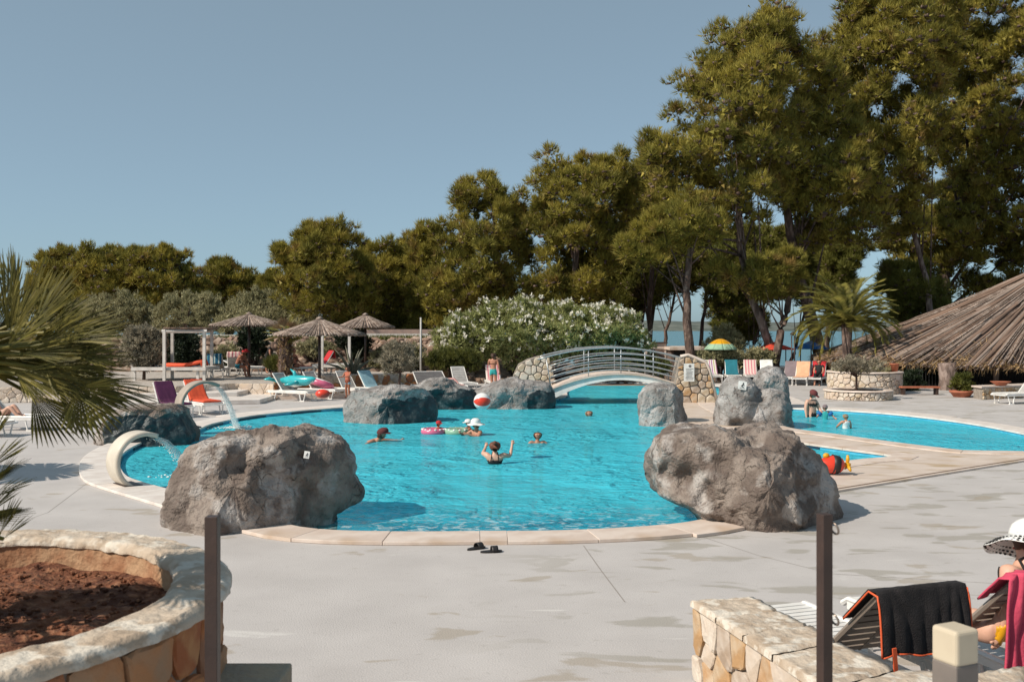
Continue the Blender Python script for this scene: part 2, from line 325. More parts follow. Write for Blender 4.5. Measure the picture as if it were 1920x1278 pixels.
# water: tinted, partly scattering surface with a sky reflection and ripples
def water_mat(name, tint, scat, fac_sc, wavesc, wavestr, foam=False, refl=.55):
    m = bpy.data.materials.new(name); m.use_nodes = True; n = m.node_tree.nodes; L = m.node_tree.links; n.remove(n['Principled BSDF']); out = n['Material Output']
    g = n.new('ShaderNodeNewGeometry')
    def nz(sc, det, dist, st=(1, 1, 1)):
        mp = n.new('ShaderNodeMapping'); mp.inputs['Scale'].default_value = st; L.new(g.outputs['Position'], mp.inputs[0])
        t = n.new('ShaderNodeTexNoise'); t.inputs['Scale'].default_value = sc; t.inputs['Detail'].default_value = det; t.inputs['Distortion'].default_value = dist; L.new(mp.outputs[0], t.inputs[0]); return t.outputs['Fac']
    a = nz(wavesc, 3, .8, (1, 1.25, 1)); b2 = nz(wavesc * 3.1, 3, .9, (1, 1.2, 1))
    ad = n.new('ShaderNodeMath'); ad.operation = 'MULTIPLY_ADD'; L.new(b2, ad.inputs[0]); ad.inputs[1].default_value = .4; L.new(a, ad.inputs[2])
    bp = n.new('ShaderNodeBump'); bp.inputs['Strength'].default_value = 1; bp.inputs['Distance'].default_value = wavestr; 
    am = nz(.33, 2, .6); ar = n.new('ShaderNodeMapRange'); L.new(am, ar.inputs[0]); ar.inputs[1].default_value = .35; ar.inputs[2].default_value = .65; ar.inputs[3].default_value = .35; ar.inputs[4].default_value = 1.5
    mm = n.new('ShaderNodeMath'); mm.operation = 'MULTIPLY'; L.new(ad.outputs[0], mm.inputs[0]); L.new(ar.outputs[0], mm.inputs[1]); L.new(mm.outputs[0], bp.inputs['Height'])
    tr = n.new('ShaderNodeBsdfTransparent'); tr.inputs[0].default_value = (*tint, 1)
    df = n.new('ShaderNodeBsdfDiffuse'); df.inputs[0].default_value = (*scat, 1); L.new(bp.outputs[0], df.inputs['Normal'])
    m1 = n.new('ShaderNodeMixShader'); m1.inputs[0].default_value = fac_sc
    if foam:   # thinner water over the beach entry scatters less
        spd = n.new('ShaderNodeSeparateXYZ'); L.new(g.outputs['Position'], spd.inputs[0]); rd = n.new('ShaderNodeMapRange'); L.new(spd.outputs[1], rd.inputs[0]); rd.interpolation_type = 'SMOOTHSTEP'
        rd.inputs[1].default_value = 12.7; rd.inputs[2].default_value = 15.5; rd.inputs[3].default_value = .12; rd.inputs[4].default_value = fac_sc; L.new(rd.outputs[0], m1.inputs[0])
    L.new(tr.outputs[0], m1.inputs[1]); L.new(df.outputs[0], m1.inputs[2])
    if foam:
        f = nz(5, 6, 1.5); r = n.new('ShaderNodeMapRange'); L.new(f, r.inputs[0]); r.inputs[1].default_value = .52; r.inputs[2].default_value = .64; r.inputs[4].default_value = .55
        r2 = n.new('ShaderNodeMapRange'); sp = n.new('ShaderNodeSeparateXYZ'); L.new(g.outputs['Position'], sp.inputs[0]); L.new(sp.outputs[1], r2.inputs[0]); r2.inputs[1].default_value = 15.2; r2.inputs[2].default_value = 12.9
        mu = n.new('ShaderNodeMath'); mu.operation = 'MULTIPLY'; L.new(r.outputs[0], mu.inputs[0]); L.new(r2.outputs[0], mu.inputs[1])
        wd = n.new('ShaderNodeBsdfDiffuse'); wd.inputs[0].default_value = (.75, .8, .8, 1); m3 = n.new('ShaderNodeMixShader'); L.new(mu.outputs[0], m3.inputs[0]); L.new(m1.outputs[0], m3.inputs[1]); L.new(wd.outputs[0], m3.inputs[2]); m1 = m3
    fr = n.new('ShaderNodeFresnel'); fr.inputs[0].default_value = 1.33; L.new(bp.outputs[0], fr.inputs['Normal'])
    q = n.new('ShaderNodeMath'); q.operation = 'MULTIPLY'; q.use_clamp = True; L.new(fr.outputs[0], q.inputs[0]); q.inputs[1].default_value = refl
    gl = n.new('ShaderNodeBsdfGlossy'); gl.inputs['Roughness'].default_value = .12; L.new(bp.outputs[0], gl.inputs['Normal'])
    m2 = n.new('ShaderNodeMixShader'); L.new(q.outputs[0], m2.inputs[0]); L.new(m1.outputs[0], m2.inputs[1]); L.new(gl.outputs[0], m2.inputs[2]); L.new(m2.outputs[0], out.inputs[0]); return m
m_water = water_mat('pool_water', (.45, .9, .97), (.075, .62, .76), .66, 1.5, .20, True)
m_sea = water_mat('sea_water', (.2, .4, .5), (.10, .22, .27), .97, .4, .25, refl=.5)
def spray_mat():
    m = bpy.data.materials.new('falling_water'); m.use_nodes = True; n = m.node_tree.nodes; L = m.node_tree.links; n.remove(n['Principled BSDF'])
    tr = n.new('ShaderNodeBsdfTransparent'); df = n.new('ShaderNodeBsdfDiffuse'); df.inputs[0].default_value = (.75, .82, .85, 1); gl = n.new('ShaderNodeBsdfGlossy'); gl.inputs['Roughness'].default_value = .15
    tc = n.new('ShaderNodeTexCoord'); mp = n.new('ShaderNodeMapping'); mp.inputs['Scale'].default_value = (14, 14, 5); L.new(tc.outputs['Object'], mp.inputs[0]); t = n.new('ShaderNodeTexNoise'); t.inputs['Scale'].default_value = 2; t.inputs['Detail'].default_value = 5; L.new(mp.outputs[0], t.inputs[0])
    r = n.new('ShaderNodeMapRange'); L.new(t.outputs['Fac'], r.inputs[0]); r.inputs[1].default_value = .4; r.inputs[2].default_value = .7; r.inputs[3].default_value = .32; r.inputs[4].default_value = .92
    a = n.new('ShaderNodeMixShader'); a.inputs[0].default_value = .3; L.new(df.outputs[0], a.inputs[1]); L.new(gl.outputs[0], a.inputs[2])
    b = n.new('ShaderNodeMixShader'); L.new(r.outputs[0], b.inputs[0]); L.new(tr.outputs[0], b.inputs[1]); L.new(a.outputs[0], b.inputs[2]); L.new(b.outputs[0], n['Material Output'].inputs[0]); return m
m_spray = spray_mat()
# ------------------------------------------------------------------ pool geometry
def smooth_closed(pts, step=.35, z=0):
    out = []; n = len(pts)
    for i in range(n):
        p0, p1, p2, p3 = pts[i - 1], pts[i], pts[(i + 1) % n], pts[(i + 2) % n]
        k = max(1, int((p2 - p1).length / step))
        t0 = (p2 - p0) * .5; t1 = (p3 - p1) * .5; L = (p2 - p1).length
        if t0.length > L: t0 = t0.normalized() * L
        if t1.length > L: t1 = t1.normalized() * L
        for j in range(k):
            t = j / k; h = [2*t**3 - 3*t*t + 1, t**3 - 2*t*t + t, -2*t**3 + 3*t*t, t**3 - t*t]
            q = p1 * h[0] + t0 * h[1] + p2 * h[2] + t1 * h[3]; out.append(Vector((q.x, q.y, z)))
    return out
WPX = [(900,996),(780,997),(640,995),(560,988),(470,965),(390,938),(329,921),(270,905),(236,893),(222,872),(228,850),(262,830),(310,815),(363,806),(400,793),(470,779),(560,769.5),(645,763),
       (720,757),(800,753),(900,750),(1000,748),(1045,746),(1062,741),(1062,731),(1075,721),(1130,717),(1200,717),(1280,720),(1345,723),(1400,731),(1440,745),(1465,757),(1490,765),(1560,767.5),(1671,775),(1806,791),(1920,812),
       (2040,840),(2060,852),(1990,850),(1920,846),(1847,845),(1806,844),(1752,838),(1671,828),(1563,813),(1487,803),(1440,790),(1400,775),(1370,762),(1355,750),(1350,742),(1300,733),(1250,740),(1225,755),(1222,772),(1245,787),(1271,792),(1296,799),
       (1350,806),(1420,816),(1500,829),(1600,843),(1674,854),(1620,860),(1560,868),(1500,883),(1440,908),(1390,940),(1345,966),(1290,979),(1200,988),(1100,993),(1000,995.5)]
WP = [P(a, b, .04) for a, b in WPX]
SHARP = {WPX.index((1674,854)), WPX.index((1062,741))}
wline = smooth_closed(WP, .3)
def struct(o, kind='structure'): o['kind'] = kind; return o
def inpoly(x, y, poly):
    c = False; n = len(poly)
    for i in range(n):
        a, b = poly[i], poly[i - 1]
        if (a[1] > y) != (b[1] > y) and x < (b[0] - a[0]) * (y - a[1]) / (b[1] - a[1]) + a[0]: c = not c
    return c
# deck sheet with the pool cut out
DX0, DX1, DY0, DY1 = -45, 45, -12, 47.5
outer = [Vector((DX0, DY0, 0)), Vector((DX1, DY0, 0)), Vector((DX1, DY1, 0)), Vector((DX0, DY1, 0))]
tr = tessellate_polygon([outer, wline]); vv = outer + wline
mb = MB()
mb.add(vv, [t if (vv[t[1]] - vv[t[0]]).cross(vv[t[2]] - vv[t[0]]).z > 0 else (t[0], t[2], t[1]) for t in tr])
struct(mb.build('pool_deck', m_deck))
# pool basin: walls and floor
wl = struct(MB().add([(p.x, p.y, .0) for p in wline] + [(p.x, p.y, -2.0) for p in wline], [(i, (i + 1) % len(wline), (i + 1) % len(wline) + len(wline), i + len(wline)) for i in range(len(wline))]).build('pool_wall', m_wall))
m_floor = mat('pool_floor_plaster', (.14, .78, .92), (.10, .68, .86), 1.3, .5, c3=(.2, .84, .95), sc3=2.2, geo=True)
def floor_z(x, y):
    t = min(1, max(0, (y - 12.6) / 7)); z = -.16 - 1.2 * t * t * (3 - 2 * t)
    if x > 7.5 and y < 32: z = max(z, -.75)
    return z
mb = MB(); mb.sheet(lambda u, v: (-12 + 42 * u, 11.5 + 40 * v, floor_z(-12 + 42 * u, 11.5 + 40 * v)), 60, 60)
struct(mb.build('pool_floor', m_floor, smooth=True))
# pale beach entry at the front of the pool floor
m_beach = mat('pale_beach_floor', (.42, .60, .62), (.34, .55, .58), 4, .5, geo=True)
mb = MB(); mb.sheet(lambda u, v: (-6 + 11 * u, 11.9 + 1.75 * v + .45 * sin(u * 7) * v, floor_z(0, 11.9 + 1.75 * v + .45 * sin(u * 7) * v) + .012), 40, 8)
struct(mb.build('pool_beach_floor', m_beach, smooth=True))
wt = [Vector((p.x, p.y, -.055)) for p in wline]; tr = tessellate_polygon([wt])
struct(MB().add(wt, [t if (wt[t[1]] - wt[t[0]]).cross(wt[t[2]] - wt[t[0]]).z > 0 else (t[0], t[2], t[1]) for t in tr]).build('pool_water', m_water))
# marble paving
MPX = WPX[WPX.index((2060,852)):WPX.index((1440,908)) + 1]
mp_ = [P(a, b, .04) for a, b in MPX]
i0 = min(range(len(wline)), key=lambda i: (wline[i] - Vector((mp_[0].x, mp_[0].y, 0))).length); i1 = min(range(len(wline)), key=lambda i: (wline[i] - Vector((mp_[-1].x, mp_[-1].y, 0))).length)
mpoly = wline[i0:i1 + 1] + [Vector((*P(a, b, .04).xy, 0)) for a, b in [(1470,950),(1572,918),(1920,862),(2100,838),(2200,830)]]
mpv = struct(MB().prism(mpoly, .001, .034, False).build('marble_paving', m_marb))
# paving edge trim strip (brown, along its near side)
ep = [P(a, b, .0) for a, b in [(1562,921),(1745,891),(1920,863),(2100,839)]]
struct(MB().tube([p + Vector((0, -.02, .018)) for p in ep], .03, 6).build('paving_edge_trim', mat('edge_trim', (.22, .15, .11), None)))
# coping slabs, one object each
cop = struct(link('pool_coping', None)); nl = len(wline)
def wnorm(i):
    t = wline[(i + 1) % nl] - wline[i - 1]; nrm = Vector((t.y, -t.x, 0)).normalized(); q = wline[i] + nrm * .05
    return nrm if not inpoly(q.x, q.y, wline) else -nrm
beach = [i for i in range(nl) if P(1780, 843).y - .4 < wline[i].y < P(2060, 858).y + 2 and wline[i].x > 9 and wline[i].y < P(1700, 834).y]
step = 3; i = 0
while i < nl:
    idx = [min(i + k, nl) % nl for k in range(step + 1)]; i += step
    c = wline[idx[1]]
    pb = inpoly(*(c + wnorm(idx[1]) * .3).xy, mpoly)
    if idx[1] in beach and c.x > 9.5 and c.y < 24.5: continue
    wd = .5 if pb else .68
    if c.y < 13.3 and abs(c.x) < 4: wd = .60
    if c.y > 29: wd = .95
    a = []; b = []
    for k, q in enumerate(idx):
        nr = wnorm(q); off = 0
        tdir = Vector((-nr.y, nr.x, 0)); p = wline[q] - nr * .025; e = wline[q] + nr * wd
        a.append(p); b.append(e)
    # joints: shrink the ends a little
    for L_ in (a, b):
        L_[0] = L_[0].lerp(L_[1], .008); L_[-1] = L_[-1].lerp(L_[-2], .008)
    if (b[0] - b[-1]).length < .12: continue
    poly = a + b[::-1]; cc = sum(poly, Vector()) / len(poly)
    try: o = MB().prism([p - cc for p in poly], 0, .043 + random.Random(i).uniform(0, .003)).build('slab', m_cop if c.y < 14 or pb else m_copw, cop)
    except Exception: continue
    o.location = (cc.x, cc.y, .002); bevel(o, .005, 1)
# dark lane tiles let into the pool wall
k = 0; acc = 0; last = wline[0]
for i in range(nl):
    p = wline[i]; acc += (p - last).length; last = p
    if p.y > 17 and acc > 2.3 and (p.y > 26 or p.x > 6.5 or p.x < -3) and not inpoly(*(p + wnorm(i) * .3).xy, [Vector(q) for q in mpoly]) or (acc > 2.3 and P(1500,829).x - 1 < p.x < P(1674,854).x - .6 and P(1674,854).y < p.y < P(1500,829).y + .5):
        acc = 0; nr = wnorm(i)
        if p.x > 8 and p.y > 22 and p.y < 34 and not inpoly(*(p + nr * .3).xy, mpoly): continue
        q = wline[(i + 4) % nl]; mid = wline[(i + 2) % nl]; ang = atan2(q.y - p.y, q.x - p.x); nm = wnorm((i + 2) % nl)
        MB().box((0, 0, 0), ((q - p).length * .95, .02, .07)).build('dark_tile', m_dark, wl).matrix_basis = Matrix.Translation(((p + q) / 2 - nm * .02) + Vector((0, 0, -.033))) @ Matrix.Rotation(ang, 4, 'Z')

# ------------------------------------------------------------------ terrain, sea, hills
def sstep(a, b, t):
    t = min(1, max(0, (t - a) / (b - a))); return t * t * (3 - 2 * t)
def gz(x, y):
    z = -2.6
    if y > 44.5: z = -.03 - .0
    left = 1 - sstep(-1.5, 5, x)
    up = sstep(47.5, 53.5, y) * left * 1.95
    z2 = -.03 + up
    z = -2.6 + (z2 + 2.6) * sstep(44.0, 45.5, y)
    if abs(x) > 44: z = -.03
    if x > 12 and y > 45: z -= 1.3 * sstep(45, 50, y) * sstep(12, 17, x)
    fall = sstep(72, 84, y) * (sstep(-8, 4, x)); z = z * (1 - fall) + -4.4 * fall
    fall = sstep(95, 130, y); z = z * (1 - fall) - 4.5 * fall
    return z + (.05 * noise.noise(Vector((x * .4, y * .4, 0))) if y > 46 else 0)
XS = [-2500, -600, -200] + [-120 + 2.0 * i for i in range(121)] + [200, 600, 2500]; YS = [-1500, -300, -60, -13] + [-12 + 1.5 * i for i in range(99)] + [200, 260]
vs = [(x, y, gz(x, y) if -11 < y else -.03) for y in YS for x in XS]; nx = len(XS)
struct(MB().add(vs, [(j*nx+i, j*nx+i+1, (j+1)*nx+i+1, (j+1)*nx+i) for j in range(len(YS)-1) for i in range(nx-1)]).build('ground', m_dirt, smooth=True))
struct(MB().add([(-15000, 76, -3.6), (15000, 76, -3.6), (15000, 26000, -3.6), (-15000, 26000, -3.6)], [(0, 1, 2, 3)]).build('sea', m_sea))
m_hill = mat('wooded_hill', (.07, .085, .07), (.13, .14, .12), .02, .9, geo=True)
mb = MB()
def hillf(u, v):
    x = -2600 + 6800 * u; h = 20 + 9 * noise.noise(Vector((x * .0016, 3, 0))) + 5 * noise.noise(Vector((x * .006, 1, 0))) + 1.5 * noise.noise(Vector((x * .05, 0, 0)))
    return (x, 2600 + 900 * v + 60 * noise.noise(Vector((x * .002, v * 2, 0))), -3.7 + (h + 8) * sin(pi * v) ** .6 if 0 < v < 1 else -3.8)
mb.sheet(hillf, 300, 10); struct(mb.build('far_hills', m_hill, smooth=True))
# grass strip on top of the left embankment
rg = np.random.RandomState(5)
def blades(c, d, ln, wd, rg, droop=0):
    n = len(c); s = np.cross(d, rg.normal(size=(n, 3))); s /= np.linalg.norm(s, axis=1)[:, None] + 1e-9
    ln = ln * (.6 + .8 * rg.rand(n, 1)) if np.isscalar(ln) else ln[:, None]
    tip = c + d * ln; tip[:, 2] -= droop * ln[:, 0]
    V = np.stack([c - s * wd / 2, c + s * wd / 2, tip + s * wd * .12, tip - s * wd * .12], 1).reshape(-1, 3)
    return V, np.arange(n * 4).reshape(n, 4)
def unit(v): return v / (np.linalg.norm(v, axis=1)[:, None] + 1e-9)
xs = rg.uniform(-34, 0, 14000); ys = rg.uniform(53.0, 57, 14000); c = np.stack([xs, ys, np.array([gz(a, b) for a, b in zip(xs, ys)])], 1)
V, Fc = blades(c, unit(rg.normal(size=(14000, 3)) * .35 + [0, 0, 1]), .28, .05, rg)
struct(npmesh('grass', V, Fc, m_bush), 'stuff')['label'] = 'yellowish grass growing along the top of the rocky bank'

# ------------------------------------------------------------------ wall stones
def voronoi(w, h, n, seed, relax=2, aspect=1.0):
    rr = random.Random(seed); pts = [(rr.uniform(0, w), rr.uniform(0, h)) for _ in range(n)]
    def cells():
        out = []
        for i, p in enumerate(pts):
            poly = [(0, 0), (w, 0), (w, h), (0, h)]
            for j, q in enumerate(pts):
                if i == j or abs(q[0] - p[0]) > 4 * sqrt(w * h / n) + .3 or not poly: continue
                mx, my = (p[0] + q[0]) / 2, (p[1] + q[1]) / 2; dx, dy = q[0] - p[0], (q[1] - p[1]) * aspect
                new = []
                for k in range(len(poly)):
                    a, b = poly[k], poly[(k + 1) % len(poly)]
                    sa = (a[0] - mx) * dx + (a[1] - my) * dy; sb = (b[0] - mx) * dx + (b[1] - my) * dy
                    if sa <= 0: new.append(a)
                    if (sa < 0 < sb) or (sb < 0 < sa):
                        t = sa / (sa - sb); new.append((a[0] + (b[0] - a[0]) * t, a[1] + (b[1] - a[1]) * t))
                poly = new
            out.append(poly)
        return out
    for _ in range(relax):
        cs = cells()
        pts = [(sum(a[0] for a in c) / len(c), sum(a[1] for a in c) / len(c)) if c else p for c, p in zip(cs, pts)]
    return [c for c in cells() if len(c) > 2]
def stones(parent, mapf, w, h, n, mats, seed, gap=.012, depth=.035, aspect=1.0, name='stone'):
    rr = random.Random(seed); Mi = wm(parent).inverted()
    for cell in voronoi(w, h, n, seed, aspect=aspect):
        cx = sum(a[0] for a in cell) / len(cell); cy = sum(a[1] for a in cell) / len(cell)
        ring = []
        m = len(cell)
        for k in range(m):
            a, b = cell[k], cell[(k + 1) % m]; L = math.hypot(b[0] - a[0], b[1] - a[1]); s = max(1, min(3, int(L / (sqrt(w * h / n) * .35))))
            for q in range(s):
                t = (q + .25 * (s == 1) + (.18 if q == 0 else 0)) / s; ring.append((a[0] + (b[0] - a[0]) * t, a[1] + (b[1] - a[1]) * t))
            if L > .03: ring.append((a[0] + (b[0] - a[0]) * .85, a[1] + (b[1] - a[1]) * .85))
        R = max(.02, sum(math.hypot(a[0] - cx, a[1] - cy) for a in ring) / len(ring))
        dp = depth * rr.uniform(.6, 1.3); tilt = (rr.uniform(-.25, .25), rr.uniform(-.25, .25)); vs = []
        for ins, hh in ((gap * .7, -.01), (gap * .9, .72), (gap * 1.3 + R * .09, .95)):
            for a in ring:
                dx, dy = a[0] - cx, a[1] - cy; l = math.hypot(dx, dy) + 1e-6; f = max(.2, 1 - ins / l) * (1 + .06 * rr.uniform(-1, 1) * (hh > 0) * 0)
                x, y = cx + dx * f, cy + dy * f
                hv = dp * hh * (1 + tilt[0] * dx / R + tilt[1] * dy / R + .2 * rr.uniform(-1, 1)) if hh > 0 else hh
                vs.append(mapf(x, y, hv))
        vs.append(mapf(cx, cy, dp * 1.08)); k = len(ring)
        c0 = mapf(cx, cy, 0)
        fs = [(r * k + i, r * k + (i + 1) % k, (r + 1) * k + (i + 1) % k, (r + 1) * k + i) for r in range(2) for i in range(k)] + [(2 * k + i, 2 * k + (i + 1) % k, 3 * k) for i in range(k)]
        c0l = Mi @ c0
        me = bpy.data.meshes.new(name); me.from_pydata([tuple((Mi @ v) - c0l) for v in vs], [], fs); me.materials.append(rr.choice(mats)); me.update()
        o = link(name, me, parent); o.location = c0l
def cylmap(cx, cy, R, a0, z0=0, sgn=1):
    return lambda u, v, h: Vector((cx + (R + h) * cos(a0 + sgn * u / R), cy + (R + h) * sin(a0 + sgn * u / R), z0 + v))
def flatmap(a, b, z0=0):
    a = Vector(a); b = Vector(b); t = (b - a).normalized(); n = Vector((t.y, -t.x, 0))
    return lambda u, v, h: Vector((a.x + t.x * u + n.x * h, a.y + t.y * u + n.y * h, z0 + v))
def pathmap(pts, z0=0):
    pts = [Vector((*p, 0)) for p in pts]; ls = [0]
    for a, b in zip(pts, pts[1:]): ls.append(ls[-1] + (b - a).length)
    def f(u, v, h):
        k = 0
        while k < len(pts) - 2 and u > ls[k + 1]: k += 1
        t = (u - ls[k]) / (ls[k + 1] - ls[k]); p = pts[k].lerp(pts[k + 1], t)
        t0 = (pts[k + 1] - pts[max(0, k - 1)]).normalized(); t1 = (pts[min(len(pts) - 1, k + 2)] - pts[k]).normalized(); d = t0.lerp(t1, min(1, max(0, t))).normalized()
        return p + Vector((d.y, -d.x, 0)) * h + Vector((0, 0, z0 + v))
    return f, ls[-1]
def rough_ring(cx, cy, r0, r1, z0, z1, n=140, m=5, a0=0, a1=2 * pi, amp=.02, seed=0):
    mb = MB(); prof = [(r0, z0), (r0, z1 - .02), (r0 + .03, z1)] + [(r0 + (r1 - r0) * k / m, z1) for k in range(1, m)] + [(r1 - .03, z1), (r1, z1 - .025), (r1, z0)]
    def fn(u, v):
        a = a0 + (a1 - a0) * u; k = v * (len(prof) - 1); i = min(int(k), len(prof) - 2); t = k - i
        r = prof[i][0] * (1 - t) + prof[i + 1][0] * t; z = prof[i][1] * (1 - t) + prof[i + 1][1] * t
        q = Vector((cx + r * cos(a), cy + r * sin(a), z)); d = noise.noise_vector(q * 5 + Vector((seed, 0, 0))) * amp + noise.noise_vector(q * 17) * amp * .8 + noise.noise_vector(q * 40) * amp * .3
        return q + d
    mb.sheet(fn, n, len(prof) - 1); return mb

# foreground left planter, rising from the near terrace
PCX, PCY, PR, PZ = -2.585, 4.13, 1.34, 1.5
pl = thing('stone_planter', 'large round stone planter with rough cream rim and red soil in the near left corner', 'planter', (PCX, PCY, 0))
rough_ring(PCX, PCY, 1.12, 1.37, PZ - .05, PZ, 420, 8, amp=.009).build('rim', m_rim, pl, True, True)
MB().lathe([(1.13, 1), (1.13, PZ - .03)], 64, (PCX, PCY, 0), caps=False).build('inner_wall', mat('inner_render', (.34, .17, .09), (.46, .29, .17), 6, .9, .7, 30), pl, True, True)
MB().lathe([(PR - .03, 0), (PR - .03, PZ - .06)], 64, (PCX, PCY, 0), caps=False).build('wall_core', m_mort, pl, True, True)
stones(pl, cylmap(PCX, PCY, PR - .03, radians(-110), .55), 1.3 * radians(190), PZ - .05 - .55, 84, DSTONES, 11, .009, .03)
mb = MB()
mb.sheet(lambda u, v: (PCX + 1.15 * v * cos(2*pi*u), PCY + 1.15 * v * sin(2*pi*u), PZ - .15 + .045 * noise.noise(Vector((v*cos(2*pi*u)*5, v*sin(2*pi*u)*5, 0))) + .02 * noise.noise(Vector((v*cos(2*pi*u)*18, v*sin(2*pi*u)*18, 0)))), 90, 34)
mb.build('soil', m_soil, pl, True, True)
rr = random.Random(4); mb = MB()
for _ in range(1400):
    a = rr.uniform(0, 2*pi); r = 1.1 * sqrt(rr.random()); s = rr.uniform(.004, .018)
    mb.ell((PCX + r*cos(a), PCY + r*sin(a), PZ - .145 + .045 * noise.noise(Vector((r*cos(a)*4.6, r*sin(a)*4.6, 0)))), (s, s*.8, s*.6), 5, 4)
struct(mb.build('soil_clods', m_soil, pl, False, True), 'stuff')
# near terrace the photograph is taken from
nt_ = struct(MB().prism([(-9, -9), (9, -9), (9, 3.55), (1.6, 3.75), (-1.0, 4.0), (-9, 4.0)], .001, 1.0).build('near_terrace', m_deck)); 

# low curved wall, near right
path = [(1.76, 7.44), (1.98, 6.75), (2.14, 6.1), (2.3, 5.82), (2.7, 5.78), (3.2, 5.98), (4.2, 6.15), (6, 6.2)]
inn = [(1.36, 7.38), (1.5, 6.8), (1.68, 6.0), (1.80, 5.45), (2.2, 5.2), (2.8, 5.25), (3.4, 5.5), (4.3, 5.65), (6, 5.7)]
lw = thing('low_stone_wall', 'low curved stone wall with rough cream capstones beside the near loungers', 'wall', (1.9, 6.5, 0))
MB().prism(inn + path[::-1], 0, .55).build('wall_core', m_mort, lw, False, True)
f, L_ = pathmap(inn); ff, LL = f, L_
stones(lw, lambda u, v, h: f(u, v, h) , L_, .55, 60, STONES + PSTONES[:2], 21, .008, .03)
f2, L2_ = pathmap([path[0], inn[0]]); stones(lw, f2, L2_, .55, 5, STONES + PSTONES, 22, .012, .03)
# capstones, one each
def lerp2(pl_, t):
    ls = [0]
    for a, b in zip(pl_, pl_[1:]): ls.append(ls[-1] + math.hypot(b[0]-a[0], b[1]-a[1]))
    u = t * ls[-1]; k = 0
    while k < len(pl_) - 2 and u > ls[k+1]: k += 1
    q = (u - ls[k]) / (ls[k+1] - ls[k]); return Vector((pl_[k][0] + (pl_[k+1][0]-pl_[k][0])*q, pl_[k][1] + (pl_[k+1][1]-pl_[k][1])*q, 0))
rr = random.Random(8); t = 0
while t < 1:
    dt = rr.uniform(.06, .1); t2 = min(1, t + dt); sk_ = rr.uniform(-.03, .03)
    def fn(u, v, t=t, t2=t2):
        tt = t + (t2 - t) * (.02 + .96 * u); a = lerp2(inn, tt); b = lerp2(path, tt); dd = (a - b).normalized() * .045
        e = 0 if v < .12 or v > .88 else .05; vv_ = min(1, max(0, (v - .12) / .76)); p = (a + dd).lerp(b - dd * .6, vv_)
        ed = .018 if u < .05 or u > .95 else 0
        q = Vector((p.x, p.y, .55 + e + (.0 if e == 0 else .012 * noise.noise(p * 4) + .012 * noise.noise(p * 14) - ed))); return q
    mb = MB(); mb.sheet(fn, 14, 16); c = lerp2(inn, (t + t2) / 2).lerp(lerp2(path, (t + t2) / 2), .5)
    mb.build('capstone', m_rim, lw, True, True); t = t2

# rocky terrace wall (left, behind the loungers) and terrace
ZT = .55
TP = [P(490, 748), P(430, 752), P(330, 770)]
terr = [(-34, 33.5), (P(330,748,.3).x - 1.0, 35.5), (-10.4, 37.5), (-9.1, 37.2), (-8.85, 37.0), (-8.8, 39.2), (-3.6, 41.6), (-2.2, 47.5), (-34, 47.5)]
tv = thing('raised_terrace', 'raised left terrace of pale gravel held by a light rubble wall', 'terrace', (-12, 38, 0))
MB().prism(terr, .001, ZT).build('terrace_body', mat('pale_gravel', (.46, .41, .36), (.36, .31, .27), 5, .9, .8, 40), tv, False, True)
f, L_ = pathmap([(-34, 33.5), terr[1], terr[2], terr[3], terr[4]]); f3 = f
stones(tv, lambda u, v, h: f3(u + 12, v, h), L_ - 12, ZT, 110, PSTONES, 31, .01, .04)
f, L_ = pathmap([terr[4], terr[5], terr[6], terr[7]])
fw = f; stones(tv, lambda u, v, h: fw(u, v, h), L_, ZT + .18, 95, STONES + DSTONES, 33, .012, .05)
MB().prism([terr[5], terr[6], (-3.65, 41.9), (-8.9, 39.5)], ZT, ZT + .2).build('wall_top', m_cop, tv, False, True)
# steps down to the deck
stp = thing('terrace_steps', 'three broad pale concrete steps leading down from the left terrace', 'steps', (-10, 36, 0))
for k, (h, p) in enumerate([(.16, [(-13.5, 32.6), (-8.7, 34.4), (-8.7, 38), (-13.5, 38)]), (.32, [(-14, 34.3), (-9.9, 35.9), (-9.9, 38), (-14, 38)]), (.46, [(-14, 35.4), (-10.7, 36.7), (-10.7, 38), (-14, 38)])]):
    bevel(MB().prism(p, .004 + k * .002, h).build('step', m_copw, stp, False, True), .02)
kb = thing('low_kerb', 'long low brown kerb behind the white loungers at the far deck edge', 'kerb', (-5, 37.5, 0))
bevel(MB().prism([(-8.6, 36.6), (-3.8, 37.6), (-3.8, 38.3), (-8.6, 37.3)], 0, .16).build('kerb_block', m_cop, kb, False, True), .02)

# rocky bank stones
bank = struct(link('rocky_bank', None)); bank['label'] = 'bank of loose reddish rocks behind the left terrace'
rr = random.Random(17); protos = []
RM = [mat('rubble_a', (.30, .20, .14), (.19, .12, .09), 4, .9, .6, 12), mat('rubble_b', (.40, .31, .25), (.27, .19, .14), 4, .9, .6, 12), mat('rubble_c', (.19, .125, .09), (.25, .17, .13), 4, .9, .6, 12)]
for k in range(9):
    bm = bmesh.new(); bmesh.ops.create_icosphere(bm, subdivisions=1, radius=1)
    for v in bm.verts: v.co *= 1 + .3 * noise.noise(v.co * 1.3 + Vector((k * 7, 0, 0))); v.co.z *= .75
    me = bpy.data.meshes.new('stone'); bm.to_mesh(me); bm.free(); me.materials.append(RM[k % 3]); protos.append(me)
big = []
for k in range(1500):
    x = rr.uniform(-31, 3.5); y = rr.uniform(47.2, 53.4); s = rr.uniform(.12, .33)
    if x > -2 and y > 51: continue
    big.append((s, x, y))
big.sort(reverse=True); mb = MB()
